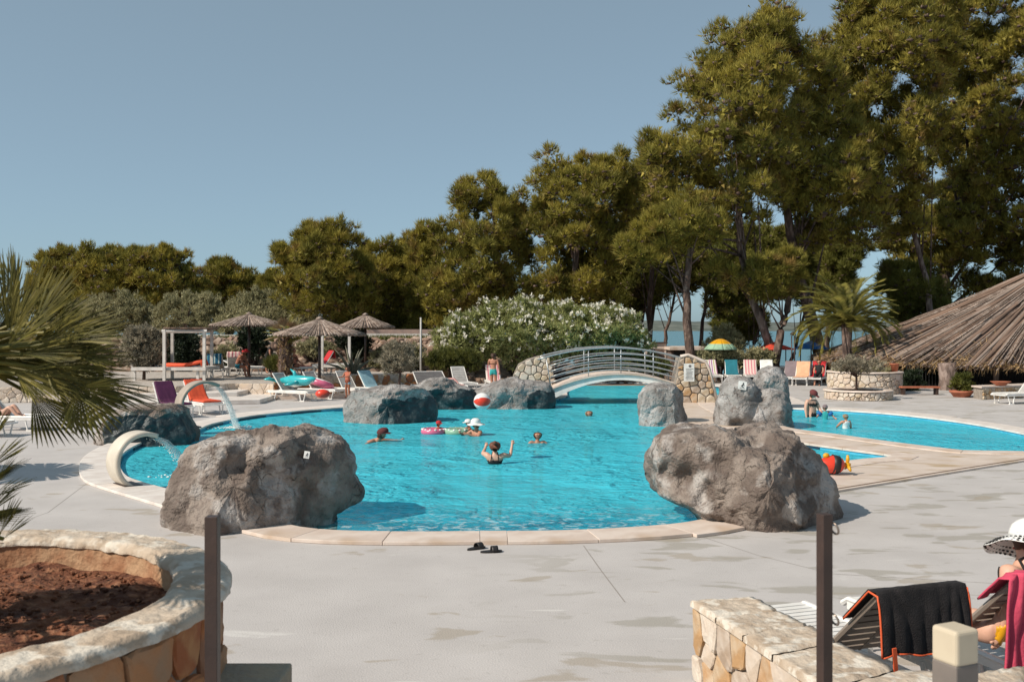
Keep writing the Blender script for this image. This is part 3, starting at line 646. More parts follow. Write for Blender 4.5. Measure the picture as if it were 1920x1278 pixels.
for k, (s, x, y) in enumerate(big):
    z = gz(x, y) + s * .35
    R = Matrix.Rotation(rr.uniform(0, 6.28), 4, 'Z') @ Matrix.Rotation(rr.uniform(-.5, .5), 4, 'X')
    if k < 290:
        o = link('stone', protos[k % 9], bank); o.matrix_basis = Matrix.Translation((x, y, z)) @ R @ Matrix.Diagonal((s * 1.2, s, s, 1))
    else:
        me = protos[k % 9]; mb.mi = k % 3
        mb.add([R @ Vector((v.co.x * s * 1.2, v.co.y * s, v.co.z * s)) + Vector((x, y, z)) for v in me.vertices], [tuple(p.vertices) for p in me.polygons])
struct(mb.build('stones', RM, bank), 'stuff')

# ------------------------------------------------------------------ boulders
def vor(v):
    d = noise.voronoi(v)[0]; return d[1] - d[0]
def boulder(label, outl, dc, df, db, seed, mats, cuts=(), dents=(), exp=.62, amp=.10, group='artificial boulders around the pool', stain=None, n=170, m=90, lumps=()):
    pts = [((px - 960) / F * dc, CH - (py - HOR) * dc / F) for px, py in outl]
    cx = (min(p[0] for p in pts) + max(p[0] for p in pts)) / 2; zs = [p[1] for p in pts]; cz = (max(zs) + max(min(zs), -.1)) * .5
    ang = []
    for i in range(len(pts)):
        a, b = pts[i], pts[(i + 1) % len(pts)]
        for k in range(12):
            x = a[0] + (b[0] - a[0]) * k / 12 - cx; z = a[1] + (b[1] - a[1]) * k / 12 - cz; ang.append((atan2(z, x), math.hypot(x, z)))
    ang.sort(); A = np.array([a for a, _ in ang]); Rr = np.array([r for _, r in ang])
    A = np.concatenate([A - 2 * pi, A, A + 2 * pi]); Rr = np.concatenate([Rr, Rr, Rr])
    def rad(t): return float(np.mean(np.interp([t - .05, t, t + .05], A, Rr)))
    vs = []; fs = []; o3 = Vector((seed * 3.7, 0, 0))
    for j in range(m + 1):
        ph = -pi / 2 + pi * j / m
        for i in range(n):
            th = -pi + 2 * pi * i / n
            cp = abs(cos(ph)) ** exp; sp = abs(sin(ph)) ** .85 * (1 if sin(ph) > 0 else -1)
            r = rad(th) * cp
            x = r * cos(th); z = r * sin(th); y = sp * (db if sp > 0 else df)
            p = Vector((x, y, z))
            for (nx_, ny_, nz_, dd) in cuts:
                nn = Vector((nx_, ny_, nz_)).normalized(); e = p.dot(nn) - dd
                if e > 0: p -= nn * e * .85
            for (dx_, dy_, dr, dd_) in dents:
                wx = (dx_ - 960) / F * (dc - df * .7) - cx; wz = CH - (dy_ - HOR) * (dc - df * .7) / F - cz
                e = math.hypot(p.x - wx, (p.z - wz) * .8) / dr
                if e < 1 and p.y < df * .3: p.y += dd_ * (1 - e * e) ** 2
            q = p + o3
            n1 = noise.noise(q * 1.1); n2 = noise.noise(q * 2.6 + Vector((9, 3, 1))); n3 = noise.noise(q * 7)
            rid = (1 - abs(noise.noise(q * 1.9 + Vector((4, 4, 4)))) * 2.2); rid = max(0, rid) ** 3
            w_ = .25 + .75 * (1 - cp)          # silhouette keeps its outline, faces get relief
            dirn = p.normalized() if p.length > 0 else Vector((0, 0, 1))
            hgt = amp * 1.12 * (n1 * 1.6 * w_ + n2 * .95 * (.5 + .5 * w_) + n3 * .22 + .1 * noise.noise(q * 15) - rid * .8 * w_ * .8 + .75 * w_ * noise.noise(Vector((q.x * 2.6, q.y * 2.6, q.z * .9))) + .12 * noise.noise(q * 28) + .95 * (.3 + .7 * w_) * (min(.5, vor(q * 1.5 + Vector((0, 0, .3 * n2)))) - .25) + .42 * (min(.4, vor(q * 4.2 + Vector((n1, 0, n2)))) - .2))
            p = p + dirn * hgt
            vs.append(Vector((cx + p.x, dc + p.y, max(cz + p.z, -.5))))
    for j in range(m):
        for i in range(n):
            a = j * n + i; b = j * n + (i + 1) % n; fs.append((b, a, a + n, b + n))
    base = Vector((cx, dc, 0)); mb = MB(); mb.add([v - base for v in vs], fs)
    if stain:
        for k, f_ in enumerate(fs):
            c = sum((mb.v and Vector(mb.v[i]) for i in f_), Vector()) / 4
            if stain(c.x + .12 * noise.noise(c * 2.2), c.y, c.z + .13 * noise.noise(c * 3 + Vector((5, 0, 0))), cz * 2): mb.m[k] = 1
    o = mb.build('boulder', mats, None, True); o.location = base
    tag(o, label, 'boulder', group); return o
r1 = boulder('big brown artificial boulder at the near left of the pool, beside the white coping', [(332,985),(324,955),(334,925),(341,880),(352,850),(366,832),(400,816),(440,806),(480,801),(528,797),(560,796),(588,803),(612,819),(632,824),(648,842),(654,868),(660,900),(676,926),(673,944),(652,962),(632,972),(622,1000),(600,1100),(500,1150),(345,1100)], 13.6, 1.2, 1.25, 1, [m_rock],
    [(.62, -.78, .05, .56), (-.45, -.85, .25, .98), (0, -.35, 1, .66)], dents=[(432, 885, .26, .34), (452, 850, .2, .22), (545, 870, .16, .14), (520, 830, .3, -.1)], exp=.55, amp=.13)
r2 = boulder('largest brown artificial boulder at the near right of the pool, lumpy with dark hollows', [(1212,858),(1222,835),(1232,815),(1262,802),(1300,796),(1340,796),(1362,806),(1392,809),(1420,800),(1450,802),(1475,812),(1483,829),(1505,829),(1528,846),(1542,878),(1557,905),(1556,930),(1567,955),(1566,990),(1560,1080),(1450,1120),(1350,1000),(1300,950),(1262,935),(1238,925),(1226,900),(1222,875)], 14.0, 1.35, 1.2, 2, [m_rock],
    [(-.55, -.8, .1, 1.05), (.7, -.7, .2, 1.0), (0, -.5, .9, .82)], dents=[(1518, 868, .2, .22), (1500, 935, .22, .2), (1290, 905, .22, .26), (1436, 818, .2, .4), (1375, 812, .22, -.2), (1240, 850, .2, -.15), (1255, 900, .16, .2), (1330, 935, .25, .2)], exp=.55, amp=.14)
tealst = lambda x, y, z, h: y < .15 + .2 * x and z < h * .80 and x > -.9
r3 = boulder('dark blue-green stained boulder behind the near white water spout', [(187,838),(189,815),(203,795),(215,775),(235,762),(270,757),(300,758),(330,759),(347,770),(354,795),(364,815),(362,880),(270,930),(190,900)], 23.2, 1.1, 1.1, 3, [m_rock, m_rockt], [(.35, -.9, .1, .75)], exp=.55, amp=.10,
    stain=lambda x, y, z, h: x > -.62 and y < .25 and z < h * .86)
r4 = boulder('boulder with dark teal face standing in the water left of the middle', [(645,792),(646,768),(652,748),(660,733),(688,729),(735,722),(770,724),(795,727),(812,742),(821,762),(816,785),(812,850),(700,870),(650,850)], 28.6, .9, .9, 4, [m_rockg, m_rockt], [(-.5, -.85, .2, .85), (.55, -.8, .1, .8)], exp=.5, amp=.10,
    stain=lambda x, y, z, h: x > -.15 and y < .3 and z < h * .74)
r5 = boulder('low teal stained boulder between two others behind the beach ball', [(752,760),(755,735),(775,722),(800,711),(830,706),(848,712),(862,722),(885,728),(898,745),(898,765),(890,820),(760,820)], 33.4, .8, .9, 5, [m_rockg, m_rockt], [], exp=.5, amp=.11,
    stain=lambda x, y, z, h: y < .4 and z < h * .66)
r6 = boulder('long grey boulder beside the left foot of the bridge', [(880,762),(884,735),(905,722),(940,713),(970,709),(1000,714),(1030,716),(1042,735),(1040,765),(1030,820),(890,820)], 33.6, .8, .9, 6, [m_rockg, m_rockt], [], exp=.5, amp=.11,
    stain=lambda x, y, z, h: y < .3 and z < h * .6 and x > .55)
r7 = boulder('single upright grey boulder at the pool edge in front of the right bridge foot', [(1198,792),(1195,765),(1199,738),(1212,722),(1240,716),(1262,722),(1279,736),(1281,758),(1290,782),(1285,850),(1200,860)], 27.6, .75, .75, 7, [m_rockg], [(.8, -.5, .1, .52), (-.2, -.95, .1, .6)], exp=.5, amp=.09)
r8 = boulder('pale grey double-humped boulder with a small square sign left of the shallow pool', [(1339,800),(1343,770),(1346,745),(1353,725),(1367,711),(1388,704),(1406,710),(1418,724),(1440,726),(1462,730),(1480,736),(1481,765),(1486,800),(1480,860),(1345,860)], 27.0, .8, .9, 8, [m_rockg], [(.5, -.85, .1, .85)], dents=[(1425, 735, .3, .35), (1460, 765, .25, -.2), (1380, 790, .2, .2)], exp=.5, amp=.13)
r9 = boulder('smallest grey boulder rising behind the pale double-humped boulder', [(1412,745),(1414,710),(1424,694),(1443,684),(1461,689),(1472,705),(1475,735),(1474,780),(1415,780)], 32.5, .6, .6, 9, [m_rockg], [], exp=.5, amp=.10)
for (p, sz, o, lab) in ((Q(577, 851, 12.7), .07, r1, 'small square pictogram sign tied to the near left boulder'), (Q(1391, 722, 26.3), .22, r8, 'small white square sign with a black figure on the pale boulder')):
    s = thing('notice_sign', lab, 'sign', p + Vector((0, -.06, 0))); s.rotation_euler = (-.15, .15, 0)
    MB().box((0, 0, 0), (sz, .01, sz * (1.3 if sz < .1 else 1))).build('plate', m_vwhite, s)
    k = sz; mb = MB(); mb.ell((.1*k, -.01, .25*k), (.09*k, .003, .09*k), 10, 6); mb.tube([(.08*k, -.01, .15*k), (-.12*k, -.01, -.1*k)], .06*k, 6); mb.tube([(-.12*k, -.01, -.1*k), (.15*k, -.01, -.2*k)], .045*k, 6); mb.tube([(.05*k, -.01, .1*k), (.25*k, -.01, 0)], .035*k, 6); mb.tube([(-.3*k, -.01, -.33*k), (.3*k, -.01, -.33*k)], .02*k, 6)
    mb.build('pictogram', m_black, s)

for k, pts_ in enumerate([[(1094,1022),(1128,1070),(1172,1128)], [(1300,1000),(1420,1040),(1560,1075),(1900,1095)], [(170,900),(90,960),(20,985)]]):
    q = [P(a, b, .001) for a, b in pts_]; mb = MB()
    for a, b in zip(q, q[1:]):
        d = (b - a).normalized(); s_ = Vector((-d.y, d.x, 0)) * .006; mb.add([a - s_, b - s_, b + s_, a + s_], [(0, 1, 2, 3)])
    struct(mb.build('deck_joint', mat('joint_dark', (.27, .24, .215), None)))
# ------------------------------------------------------------------ vegetation
def pip(X, Z, poly):
    c = np.zeros(len(X), bool)
    for i in range(len(poly)):
        a, b = poly[i], poly[i - 1]
        if a[1] == b[1]: continue
        c ^= ((a[1] > Z) != (b[1] > Z)) & (X < (b[0] - a[0]) * (Z - a[1]) / (b[1] - a[1]) + a[0])
    return c
def edist(X, Z, poly):
    D = np.full(len(X), 1e9)
    for i in range(len(poly)):
        a = np.array(poly[i - 1]); b = np.array(poly[i]); d = b - a; L = (d * d).sum() + 1e-9
        t = np.clip(((X - a[0]) * d[0] + (Z - a[1]) * d[1]) / L, 0, 1)
        D = np.minimum(D, np.hypot(X - a[0] - t * d[0], Z - a[1] - t * d[1]))
    return D
def blades3(c, d, ln, wd, rg):
    n = len(c); s = np.cross(d, rg.normal(size=(n, 3))); s /= np.linalg.norm(s, axis=1)[:, None] + 1e-9
    V = np.stack([c - s * wd / 2, c + s * wd / 2, c + d * ln * (.6 + .8 * rg.rand(n, 1))], 1).reshape(-1, 3)
    return V, np.arange(n * 3).reshape(n, 3)
def crown_centres(poly, D, r, dens, tmax, rs):
    xs = [p[0] for p in poly]; zs = [p[1] for p in poly]; x0, x1, z0, z1 = min(xs), max(xs), min(zs), max(zs)
    area = abs(sum(poly[i - 1][0] * poly[i][1] - poly[i][0] * poly[i - 1][1] for i in range(len(poly)))) / 2
    n = int(area * dens * 2.1 / (r * r)) + 3; out = []; tries = 0
    C = np.zeros((0, 3))
    N = 40 * n; X = rs.uniform(x0, x1, N); Z = rs.uniform(z0, z1, N); k = pip(X, Z, poly); X = X[k]; Z = Z[k]
    E = edist(X, Z, poly); k = E > r * .2 * rs.rand(len(E)) + .05; X, Z, E = X[k], Z[k], E[k]
    T = np.clip(E * 1.3, .4, tmax); sg = rs.uniform(-1, 1, len(X)); Y = D + T * np.sign(sg) * np.abs(sg) ** .6
    for i in range(len(X)):
        p = np.array([X[i], Y[i], Z[i]])
        if len(C) == 0 or ((C - p) ** 2 * [1, 1, 2.0]).sum(1).min() > (r * .66) ** 2:
            C = np.vstack([C, p]); 
            if len(C) >= n: break
    return C
CORES = []
def pine_crown(C, r, tufts, rs, ln=.34, wd=.05, per=5, up=.95, nl=10, flat=.75):
    n = len(C); R = r * (.65 + .7 * rs.rand(n)); sub = unit(rs.normal(size=(n * nl, 3)) + [0, 0, .25])
    LC = np.repeat(C, nl, 0) + sub * (.35 + .55 * rs.rand(n * nl, 1)) * np.repeat(R, nl)[:, None] * [1, 1, flat]; LR = np.repeat(R, nl) * (.17 + .17 * rs.rand(n * nl))
    li = rs.randint(0, n * nl, n * tufts); d = unit(rs.normal(size=(len(li), 3)) + [0, 0, .35])
    pos = LC[li] + d * (LR[li] * (.5 + .6 * rs.rand(len(li))))[:, None] * [1, 1, .85]
    di = unit(d + sub[li] * .35 + [0, 0, up])
    c = np.repeat(pos, per, 0) + rs.normal(size=(len(pos) * per, 3)) * .02; dd = unit(np.repeat(di, per, 0) + rs.normal(size=(len(pos) * per, 3)) * .30)
    # opaque lumps added inside the clumps to block light and deepen shade
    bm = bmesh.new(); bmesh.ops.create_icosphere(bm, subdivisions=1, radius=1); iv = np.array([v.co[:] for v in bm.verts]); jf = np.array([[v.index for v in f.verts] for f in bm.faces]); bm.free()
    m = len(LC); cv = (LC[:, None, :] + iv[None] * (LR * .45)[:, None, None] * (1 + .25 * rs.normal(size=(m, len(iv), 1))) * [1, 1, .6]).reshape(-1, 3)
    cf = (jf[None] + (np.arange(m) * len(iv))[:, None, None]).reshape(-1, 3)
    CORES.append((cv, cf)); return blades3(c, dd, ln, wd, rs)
def core_cards(C, r, k, rs, size=.5):
    ci = np.repeat(np.arange(len(C)), k); c = C[ci] + rs.normal(size=(len(ci), 3)) * r * .28; d = unit(rs.normal(size=c.shape)); return blades3(c, d, size, size * .8, rs)
def merge(*VF):
    Vs = []; Fs = []; o = 0
    for V, Fc in VF: Vs.append(V); Fs.append(Fc + o); o += len(V)
    return np.concatenate(Vs), np.concatenate(Fs)
def noisy_trunk(pts, r0, r1, n=9, sub=5, wob=.06, seed=0):
    out = []; rs_ = []; k = len(pts) - 1
    for i in range(k):
        for j in range(sub):
            t = j / sub; p = Vector(pts[i]).lerp(Vector(pts[i + 1]), t); g = (i + t) / k
            out.append(p + Vector((wob * noise.noise(Vector((seed, g * 7, 0))) * 3, wob * noise.noise(Vector((seed, g * 7, 9))) * 3, 0))); rs_.append((r0 * (1 - g) + r1 * g) * (1 + .12 * noise.noise(Vector((seed, g * 20, 3)))))
    out.append(Vector(pts[-1])); rs_.append(r1)
    rs_[0] *= 1.25; return out, rs_
def pine(label, poly_px, D, trunk_px, tr, seed, r=.98, tufts=170, dens=1.0, tmax=3.2, group=None, mt=None, ln=.36, bark=None, name='pine_tree', per=6, limbs=8, extra=()):
    rs = np.random.RandomState(seed); poly = [((px - 960) / F * D, CH - (py - HOR) * D / F) for px, py in poly_px]
    tp = [Q(a, b, D) for a, b in trunk_px]; base = tp[0].copy(); base.z = gz(base.x, base.y) - .1
    if tp[0].z > base.z + .2: tp = [Vector((tp[0].x, tp[0].y, base.z))] + tp
    else: tp[0] = Vector((tp[0].x, tp[0].y, base.z))
    t = thing(name, label, 'tree', base, 0, group)
    C = crown_centres(poly, D, r, dens, tmax, rs)
    V, Fc = merge(pine_crown(C, r, tufts, rs, ln, .032 * D / 52, per), core_cards(C, r, 18, rs, .26 * r))
    npmesh('crown', V, Fc, mt or m_pine, t); struct(npmesh('shade_cores', *CORES[-1], m_bark, t), 'stuff')  # cores in dark bark colour: inner crown shade put into the colour
    pts, rads = noisy_trunk(tp, tr, tr * .45, seed=seed)
    MB().tube(pts, rads, 9).build('trunk', bark or m_bark, t, True, True)
    mb = MB(); rr = random.Random(seed)
    for q in range(limbs):
        c = Vector(C[rr.randrange(len(C))]); g = rr.uniform(.45, 1); s = pts[int(g * (len(pts) - 1))]
        if s.z > c.z: s = min(pts, key=lambda p: abs(p.z - (c.z - 1.5)))
        mid = s.lerp(c, .5) + Vector((0, 0, rr.uniform(-.5, .3))); mb.tube([s, s.lerp(mid, .5), mid, c], [tr * .22, tr * .17, tr * .11, tr * .04], 5)
    for (a, b) in extra: mb.tube([Q(*a, D - .3), Q((a[0]+b[0])/2, (a[1]+b[1])/2 - 2, D - 1), Q(*b, D - 1.6)], [.09, .06, .03], 5)
    mb.build('limbs', m_bark, t, True, True)
    return t
GP = 'tall pines standing behind the pool'
pine('pine with a tall ragged peak and a pale leaning trunk behind the red parasol', [(1310,130),(1345,62),(1370,55),(1392,50),(1415,22),(1450,6),(1475,10),(1490,50),(1492,82),(1530,80),(1534,118),(1512,150),(1505,220),(1490,330),(1470,400),(1420,430),(1350,440),(1290,425),(1225,430),(1236,330),(1205,312),(1206,275),(1250,240),(1255,195),(1290,160),(1293,118)], 52, [(1455,690),(1440,640),(1412,565),(1385,455),(1392,330)], .3, 1, group=GP, bark=m_barkl, tmax=4, extra=(((1392,452),(1330,450)),((1392,480),(1310,462))))
pine('dark trunked pine whose low boughs spread left of the pale leaning trunk', [(1168,452),(1190,425),(1215,420),(1235,395),(1290,378),(1380,415),(1350,455),(1290,470),(1240,480),(1222,505),(1200,495),(1172,480)], 50, [(1293,700),(1290,600),(1287,520),(1300,420)], .3, 2, r=.7, group=GP)
pine('pine with a thick dark trunk leaning left, right of the pale leaning trunk', [(1500,150),(1540,70),(1562,110),(1590,200),(1640,300),(1662,380),(1640,440),(1590,450),(1545,480),(1500,445),(1470,420),(1450,340),(1480,240)], 54, [(1545,690),(1520,596),(1503,530),(1480,440),(1470,300)], .42, 3, group=GP, tmax=4)
pine('pine with small drooping bough tufts between the two leaning trunks', [(1322,475),(1345,462),(1365,490),(1372,510),(1410,505),(1440,480),(1490,470),(1500,520),(1498,555),(1450,560),(1400,560),(1378,555),(1372,530),(1330,508)], 51, [(1452,690),(1465,620),(1480,560),(1470,480)], .27, 4, r=.6, dens=.75, group=GP)
pine('tall pine rising out of the frame, its left side above the gap of sky', [(1540,115),(1566,70),(1575,10),(1605,-30),(1700,-60),(1790,-60),(1790,80),(1750,300),(1720,440),(1680,460),(1652,432),(1610,400),(1560,300),(1590,200)], 58, [(1745,690),(1745,600),(1738,520),(1700,400)], .26, 5, group=GP, mt=m_pine, tmax=4.5, bark=m_barkl)
pine('largest nearest pine at the right edge with a thick straight trunk', [(1740,20),(1780,-50),(1980,-80),(2080,60),(2080,520),(1940,600),(1850,580),(1800,530),(1730,500),(1680,500),(1645,450),(1650,432),(1730,400),(1760,330),(1735,240),(1772,200),(1755,100)], 66, [(1775,700),(1772,600),(1768,520),(1800,400),(1850,200)], .62, 6, group=GP, r=1.25, tufts=260, tmax=6)
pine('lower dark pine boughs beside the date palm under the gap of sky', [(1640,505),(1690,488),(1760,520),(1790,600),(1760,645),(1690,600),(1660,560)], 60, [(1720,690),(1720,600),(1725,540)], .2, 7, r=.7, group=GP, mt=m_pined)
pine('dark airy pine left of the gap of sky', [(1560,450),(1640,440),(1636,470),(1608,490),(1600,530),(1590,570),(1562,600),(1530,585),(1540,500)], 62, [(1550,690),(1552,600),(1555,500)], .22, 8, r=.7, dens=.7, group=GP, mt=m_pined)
pine('broad pine with layered bough pads behind the right half of the oleander', [(985,420),(1003,400),(1003,352),(1022,305),(1040,296),(1060,308),(1098,292),(1120,285),(1142,300),(1178,292),(1190,330),(1180,400),(1160,450),(1165,500),(1140,540),(1150,570),(1090,590),(1060,570),(1000,575),(985,540),(1010,490),(1005,450)], 58, [(1085,680),(1083,600),(1080,500),(1085,400)], .32, 9, group=GP, tmax=4, r=.9)
pine('narrow pine tucked between the broad pine and the tall ragged one', [(1165,330),(1180,290),(1205,300),(1222,268),(1250,270),(1270,330),(1262,400),(1230,430),(1205,470),(1170,440)], 62, [(1215,680),(1220,560),(1225,430)], .25, 10, group=GP)
pine('rounded dense pine with a forked dark crown behind the left half of the oleander', [(800,560),(812,500),(820,440),(843,402),(852,365),(872,338),(920,332),(955,352),(975,372),(998,410),(1005,440),(995,520),(1000,560),(950,590),(900,598),(850,605),(815,620)], 60, [(937,680),(935,600),(932,480),(925,400)], .3, 11, group=GP, tmax=4.2, r=.9)
pine('narrow pointed pine left of the rounded dense one', [(775,470),(783,440),(792,416),(802,438),(818,438),(830,480),(842,560),(835,620),(780,630),(765,540)], 63, [(800,670),(800,600),(798,480)], .2, 12, group=GP, r=.7)
pine('low broken pine group between the narrow pointed pine and the wide pine at left', [(660,490),(690,460),(720,452),(732,448),(742,470),(752,442),(772,444),(785,470),(790,540),(785,610),(690,620),(665,560)], 65, [(725,670),(724,600),(722,500)], .25, 13, group=GP, r=.8)
pine('wide spreading pine at the left end of the tall pine row', [(512,468),(520,452),(535,462),(556,456),(560,430),(590,420),(610,428),(632,420),(662,430),(684,430),(683,452),(668,470),(672,490),(700,500),(705,560),(690,610),(600,600),(550,590),(532,560),(534,520),(514,495)], 60, [(620,670),(622,600),(625,500)], .3, 14, group=GP, tmax=4, r=.8)
GB = 'pines in the dark back row'
for k, (poly, D, tk, lab) in enumerate([
    ([(1180,440),(1300,430),(1340,500),(1320,545),(1260,550),(1200,540)], 72, [(1240,690),(1250,620),(1268,540)], 'thin dark trunk leaning right in front of the far hill'),
    ([(1300,450),(1400,430),(1440,520),(1410,570),(1350,585),(1320,550)], 70, [(1310,690),(1318,600),(1328,520)], 'pine with a dark slim trunk right of the thick dark trunk'),
    ([(1380,430),(1500,430),(1530,520),(1500,560),(1440,565),(1390,560)], 74, [(1400,690),(1425,610),(1440,540)], 'back row pine crossing behind the pale leaning trunk'),
    ([(1470,430),(1570,430),(1600,520),(1570,570),(1500,570)], 76, [(1480,690),(1500,620),(1520,540)], 'back row pine with a trunk leaning right above the street lamp'),
    ([(1120,430),(1210,420),(1240,520),(1200,590),(1140,590)], 66, [(1200,680),(1205,600),(1215,500)], 'pair of thin trunks just right of the oleander, left one'),
    ([(1170,500),(1260,470),(1250,560),(1215,580),(1180,560)], 68, [(1214,690),(1222,600),(1240,500)], 'pair of thin trunks just right of the oleander, right one'),
    ([(1330,570),(1400,560),(1440,590),(1420,640),(1350,640)], 78, [(1372,690),(1385,640),(1400,590)], 'low dark pine bough seen just above the yellow and green parasol'),
    ([(690,560),(850,560),(870,630),(760,640),(680,630)], 74, [(770,660),(770,620),(775,580)], 'dark low pine filling the gap behind the flat roofed building'),
    ([(930,560),(1060,560),(1150,570),(1160,620),(1000,625),(900,620)], 76, [(1040,660),(1040,620),(1045,580)], 'dark low pine right behind the oleander top')]):
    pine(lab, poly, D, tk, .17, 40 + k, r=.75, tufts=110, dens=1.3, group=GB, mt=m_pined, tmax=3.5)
GL = 'rounded pines beyond the left bank'
pine('reddish green pine nearest the fan palm, far left of the rounded pines', [(60,500),(78,478),(100,470),(122,466),(140,480),(150,500),(165,560),(150,610),(90,620),(60,560)], 76, [(110,640),(112,560)], .3, 61, GL and .85, group=GL)
pine('second rounded pine from the left with a notch on its top', [(148,490),(152,475),(175,462),(200,462),(240,470),(262,490),(268,560),(240,600),(160,600),(140,560)], 74, [(205,640),(205,560)], .35, 62, group=GL, tmax=4)
pine('highest of the rounded pines beyond the left bank', [(232,478),(260,465),(290,457),(315,464),(345,475),(362,495),(372,530),(385,560),(372,590),(290,600),(240,590)], 73, [(300,640),(302,560)], .35, 63, group=GL, tmax=4)
pine('small pine with an open crown right of the rounded pines', [(372,530),(388,520),(390,490),(405,484),(420,492),(440,498),(445,520),(475,515),(488,530),(490,570),(470,600),(380,600)], 78, [(430,640),(430,560)], .25, 64, group=GL, r=.75)
pine('small pine at the left foot of the tall row', [(484,530),(500,512),(518,508),(532,540),(540,600),(490,600)], 76, [(510,640),(512,570)], .2, 65, group=GL, r=.7)

def shrub(label, poly_px, D, seed, mt, name='olive_tree', cat='tree', r=.5, tufts=60, ln=.2, wd=.035, up=1.2, dens=1.1, tmax=1.8, group=None, trunk=None, tr=.08, flowers=0, per=4, bark=None, basez=None):
    rs = np.random.RandomState(seed); poly = [((px - 960) / F * D, CH - (py - HOR) * D / F) for px, py in poly_px]
    C = crown_centres(poly, D, r, dens, tmax, rs); cx = float(np.mean(C[:, 0])); zb = min(p[1] for p in poly)
    base = Vector((cx, D, basez if basez is not None else zb)); t = thing(name, label, cat, base, 0, group)
    V, Fc = merge(pine_crown(C, r, tufts, rs, ln, wd, per, up), core_cards(C, r, 3, rs, .35 * r + .05))
    npmesh('foliage', V, Fc, mt, t); struct(npmesh('shade_cores', *CORES[-1], mt, t), 'stuff')  # added light-blocking cores, here in the leaf colour
    mb = MB(); rr = random.Random(seed)
    for q in range(9 if not trunk else 1):
        a = Vector((cx + rr.uniform(-1, 1) * (.1 if trunk else .3) * (max(p[0] for p in poly) - cx) * (0 if trunk else 1), D, base.z)); c = Vector(C[rr.randrange(len(C))])
        if trunk: c = Vector((cx, D, zb + .5 * (max(p[1] for p in poly) - zb)))
        m = a.lerp(c, .55) + Vector((rr.uniform(-.1, .1), 0, 0)); mb.tube([a, m, c], [tr, tr * .75, tr * .4], 6)
        if trunk:
            for _ in range(9): mb.tube([m, m.lerp(Vector(C[rr.randrange(len(C))]), .8)], [tr * .45, tr * .15], 4)
    mb.build('stems' if not trunk else 'trunk', bark or m_bark, t, True, True)
    if flowers:
        k = rs.randint(0, len(C), flowers); d = unit(rs.normal(size=(flowers, 3)) + [0, -.5, .55]); c = C[k] + d * r * (.95 + .3 * rs.rand(flowers, 1))
        c = c[c[:, 2] > zb + .25 * (max(p[1] for p in poly) - zb)]
        cc = np.repeat(c, 9, 0) + rs.normal(size=(len(c) * 9, 3)) * .045; V, Fc = blades(cc, unit(rs.normal(size=cc.shape) + [-.3, -.6, .4]), .11, .085, rs)
        npmesh('flowers', V, Fc, m_flow, t)
    return t
GO = 'grey-green olive bushes above the rocky bank'
shrub('grey-green olive bush nearest the fan palm', [(150,610),(152,575),(170,560),(200,555),(232,548),(262,560),(290,570),(296,620),(160,630)], 66, 71, m_olive, group=GO, basez=1.7)
shrub('grey-green olive bush behind the white gazebo', [(285,620),(300,575),(318,552),(345,545),(372,556),(392,548),(412,570),(420,622),(300,630)], 65, 72, m_olive, group=GO, basez=1.7)
shrub('widest grey-green olive bush behind the leftmost reed parasol', [(405,620),(420,575),(450,555),(475,545),(500,548),(522,556),(545,575),(556,622),(430,630)], 64, 73, m_olive, group=GO, basez=1.7)
shrub('grey-green olive bush behind the middle reed parasol', [(540,622),(552,575),(580,558),(610,550),(640,565),(665,585),(662,625),(560,630)], 63, 74, m_olive, group=GO, basez=1.7)
shrub('big oleander bush full of white flowers beside the footbridge', [(815,655),(822,620),(845,600),(862,590),(880,600),(905,575),(940,572),(975,565),(1010,572),(1050,578),(1090,572),(1130,580),(1170,580),(1195,600),(1212,625),(1216,660),(1180,672),(1100,668),(1030,680),(960,690),(900,680),(830,672)], 48, 75, m_olea, 'oleander_bush', 'bush', r=.55, tufts=90, ln=.2, wd=.045, up=.7, dens=1.5, tmax=2.2, flowers=900, per=4, basez=0.0)
shrub('clipped dark hedge ball under the white gazebo', [(312,690),(310,640),(325,620),(350,618),(368,635),(370,680),(355,695)], 48, 76, m_hedge, 'hedge_bush', 'bush', r=.35, tufts=80, ln=.1, wd=.05, up=.2, dens=1.8, tmax=.8, basez=.5)
shrub('dark ivy bush behind the leftmost reed parasol pole', [(455,665),(452,625),(470,612),(495,618),(500,650),(490,668)], 50, 77, m_hedge, 'hedge_bush', 'bush', r=.35, tufts=80, ln=.1, wd=.05, up=.2, dens=1.8, tmax=.7, basez=.5)
shrub('dark ivy bush behind the reed parasols on the right of the agave', [(635,662),(632,630),(650,618),(680,622),(690,645),(685,668)], 50, 78, m_hedge, 'hedge_bush', 'bush', r=.35, tufts=80, ln=.1, wd=.05, up=.2, dens=1.8, tmax=.7, basez=.5)
shrub('small silver leaved tree with a round crown left of the white gazebo', [(226,655),(228,630),(245,615),(275,610),(300,618),(312,645),(305,675),(280,690),(240,690),(228,675)], 40, 79, m_silver, 'silver_tree', 'tree', r=.3, tufts=70, ln=.12, wd=.04, up=.5, dens=1.3, tmax=1.0, trunk=True, tr=.07, basez=.5)
shrub('small olive tree with a thin trunk at the deck edge behind the boulders', [(712,675),(722,652),(745,640),(768,650),(782,670),(775,692),(752,702),(728,698)], 37.5, 80, m_silver, 'olive_tree', 'tree', r=.26, tufts=50, ln=.13, wd=.03, up=.7, dens=1.1, tmax=.8, trunk=True, tr=.06, basez=.2)
shrub('yellow-green bush right of the small olive tree', [(800,690),(808,665),(840,656),(880,660),(900,672),(896,695)], 44, 81, m_bush, 'broom_bush', 'bush', r=.3, tufts=90, ln=.16, wd=.03, up=1.4, dens=1.6, tmax=1, basez=.1)
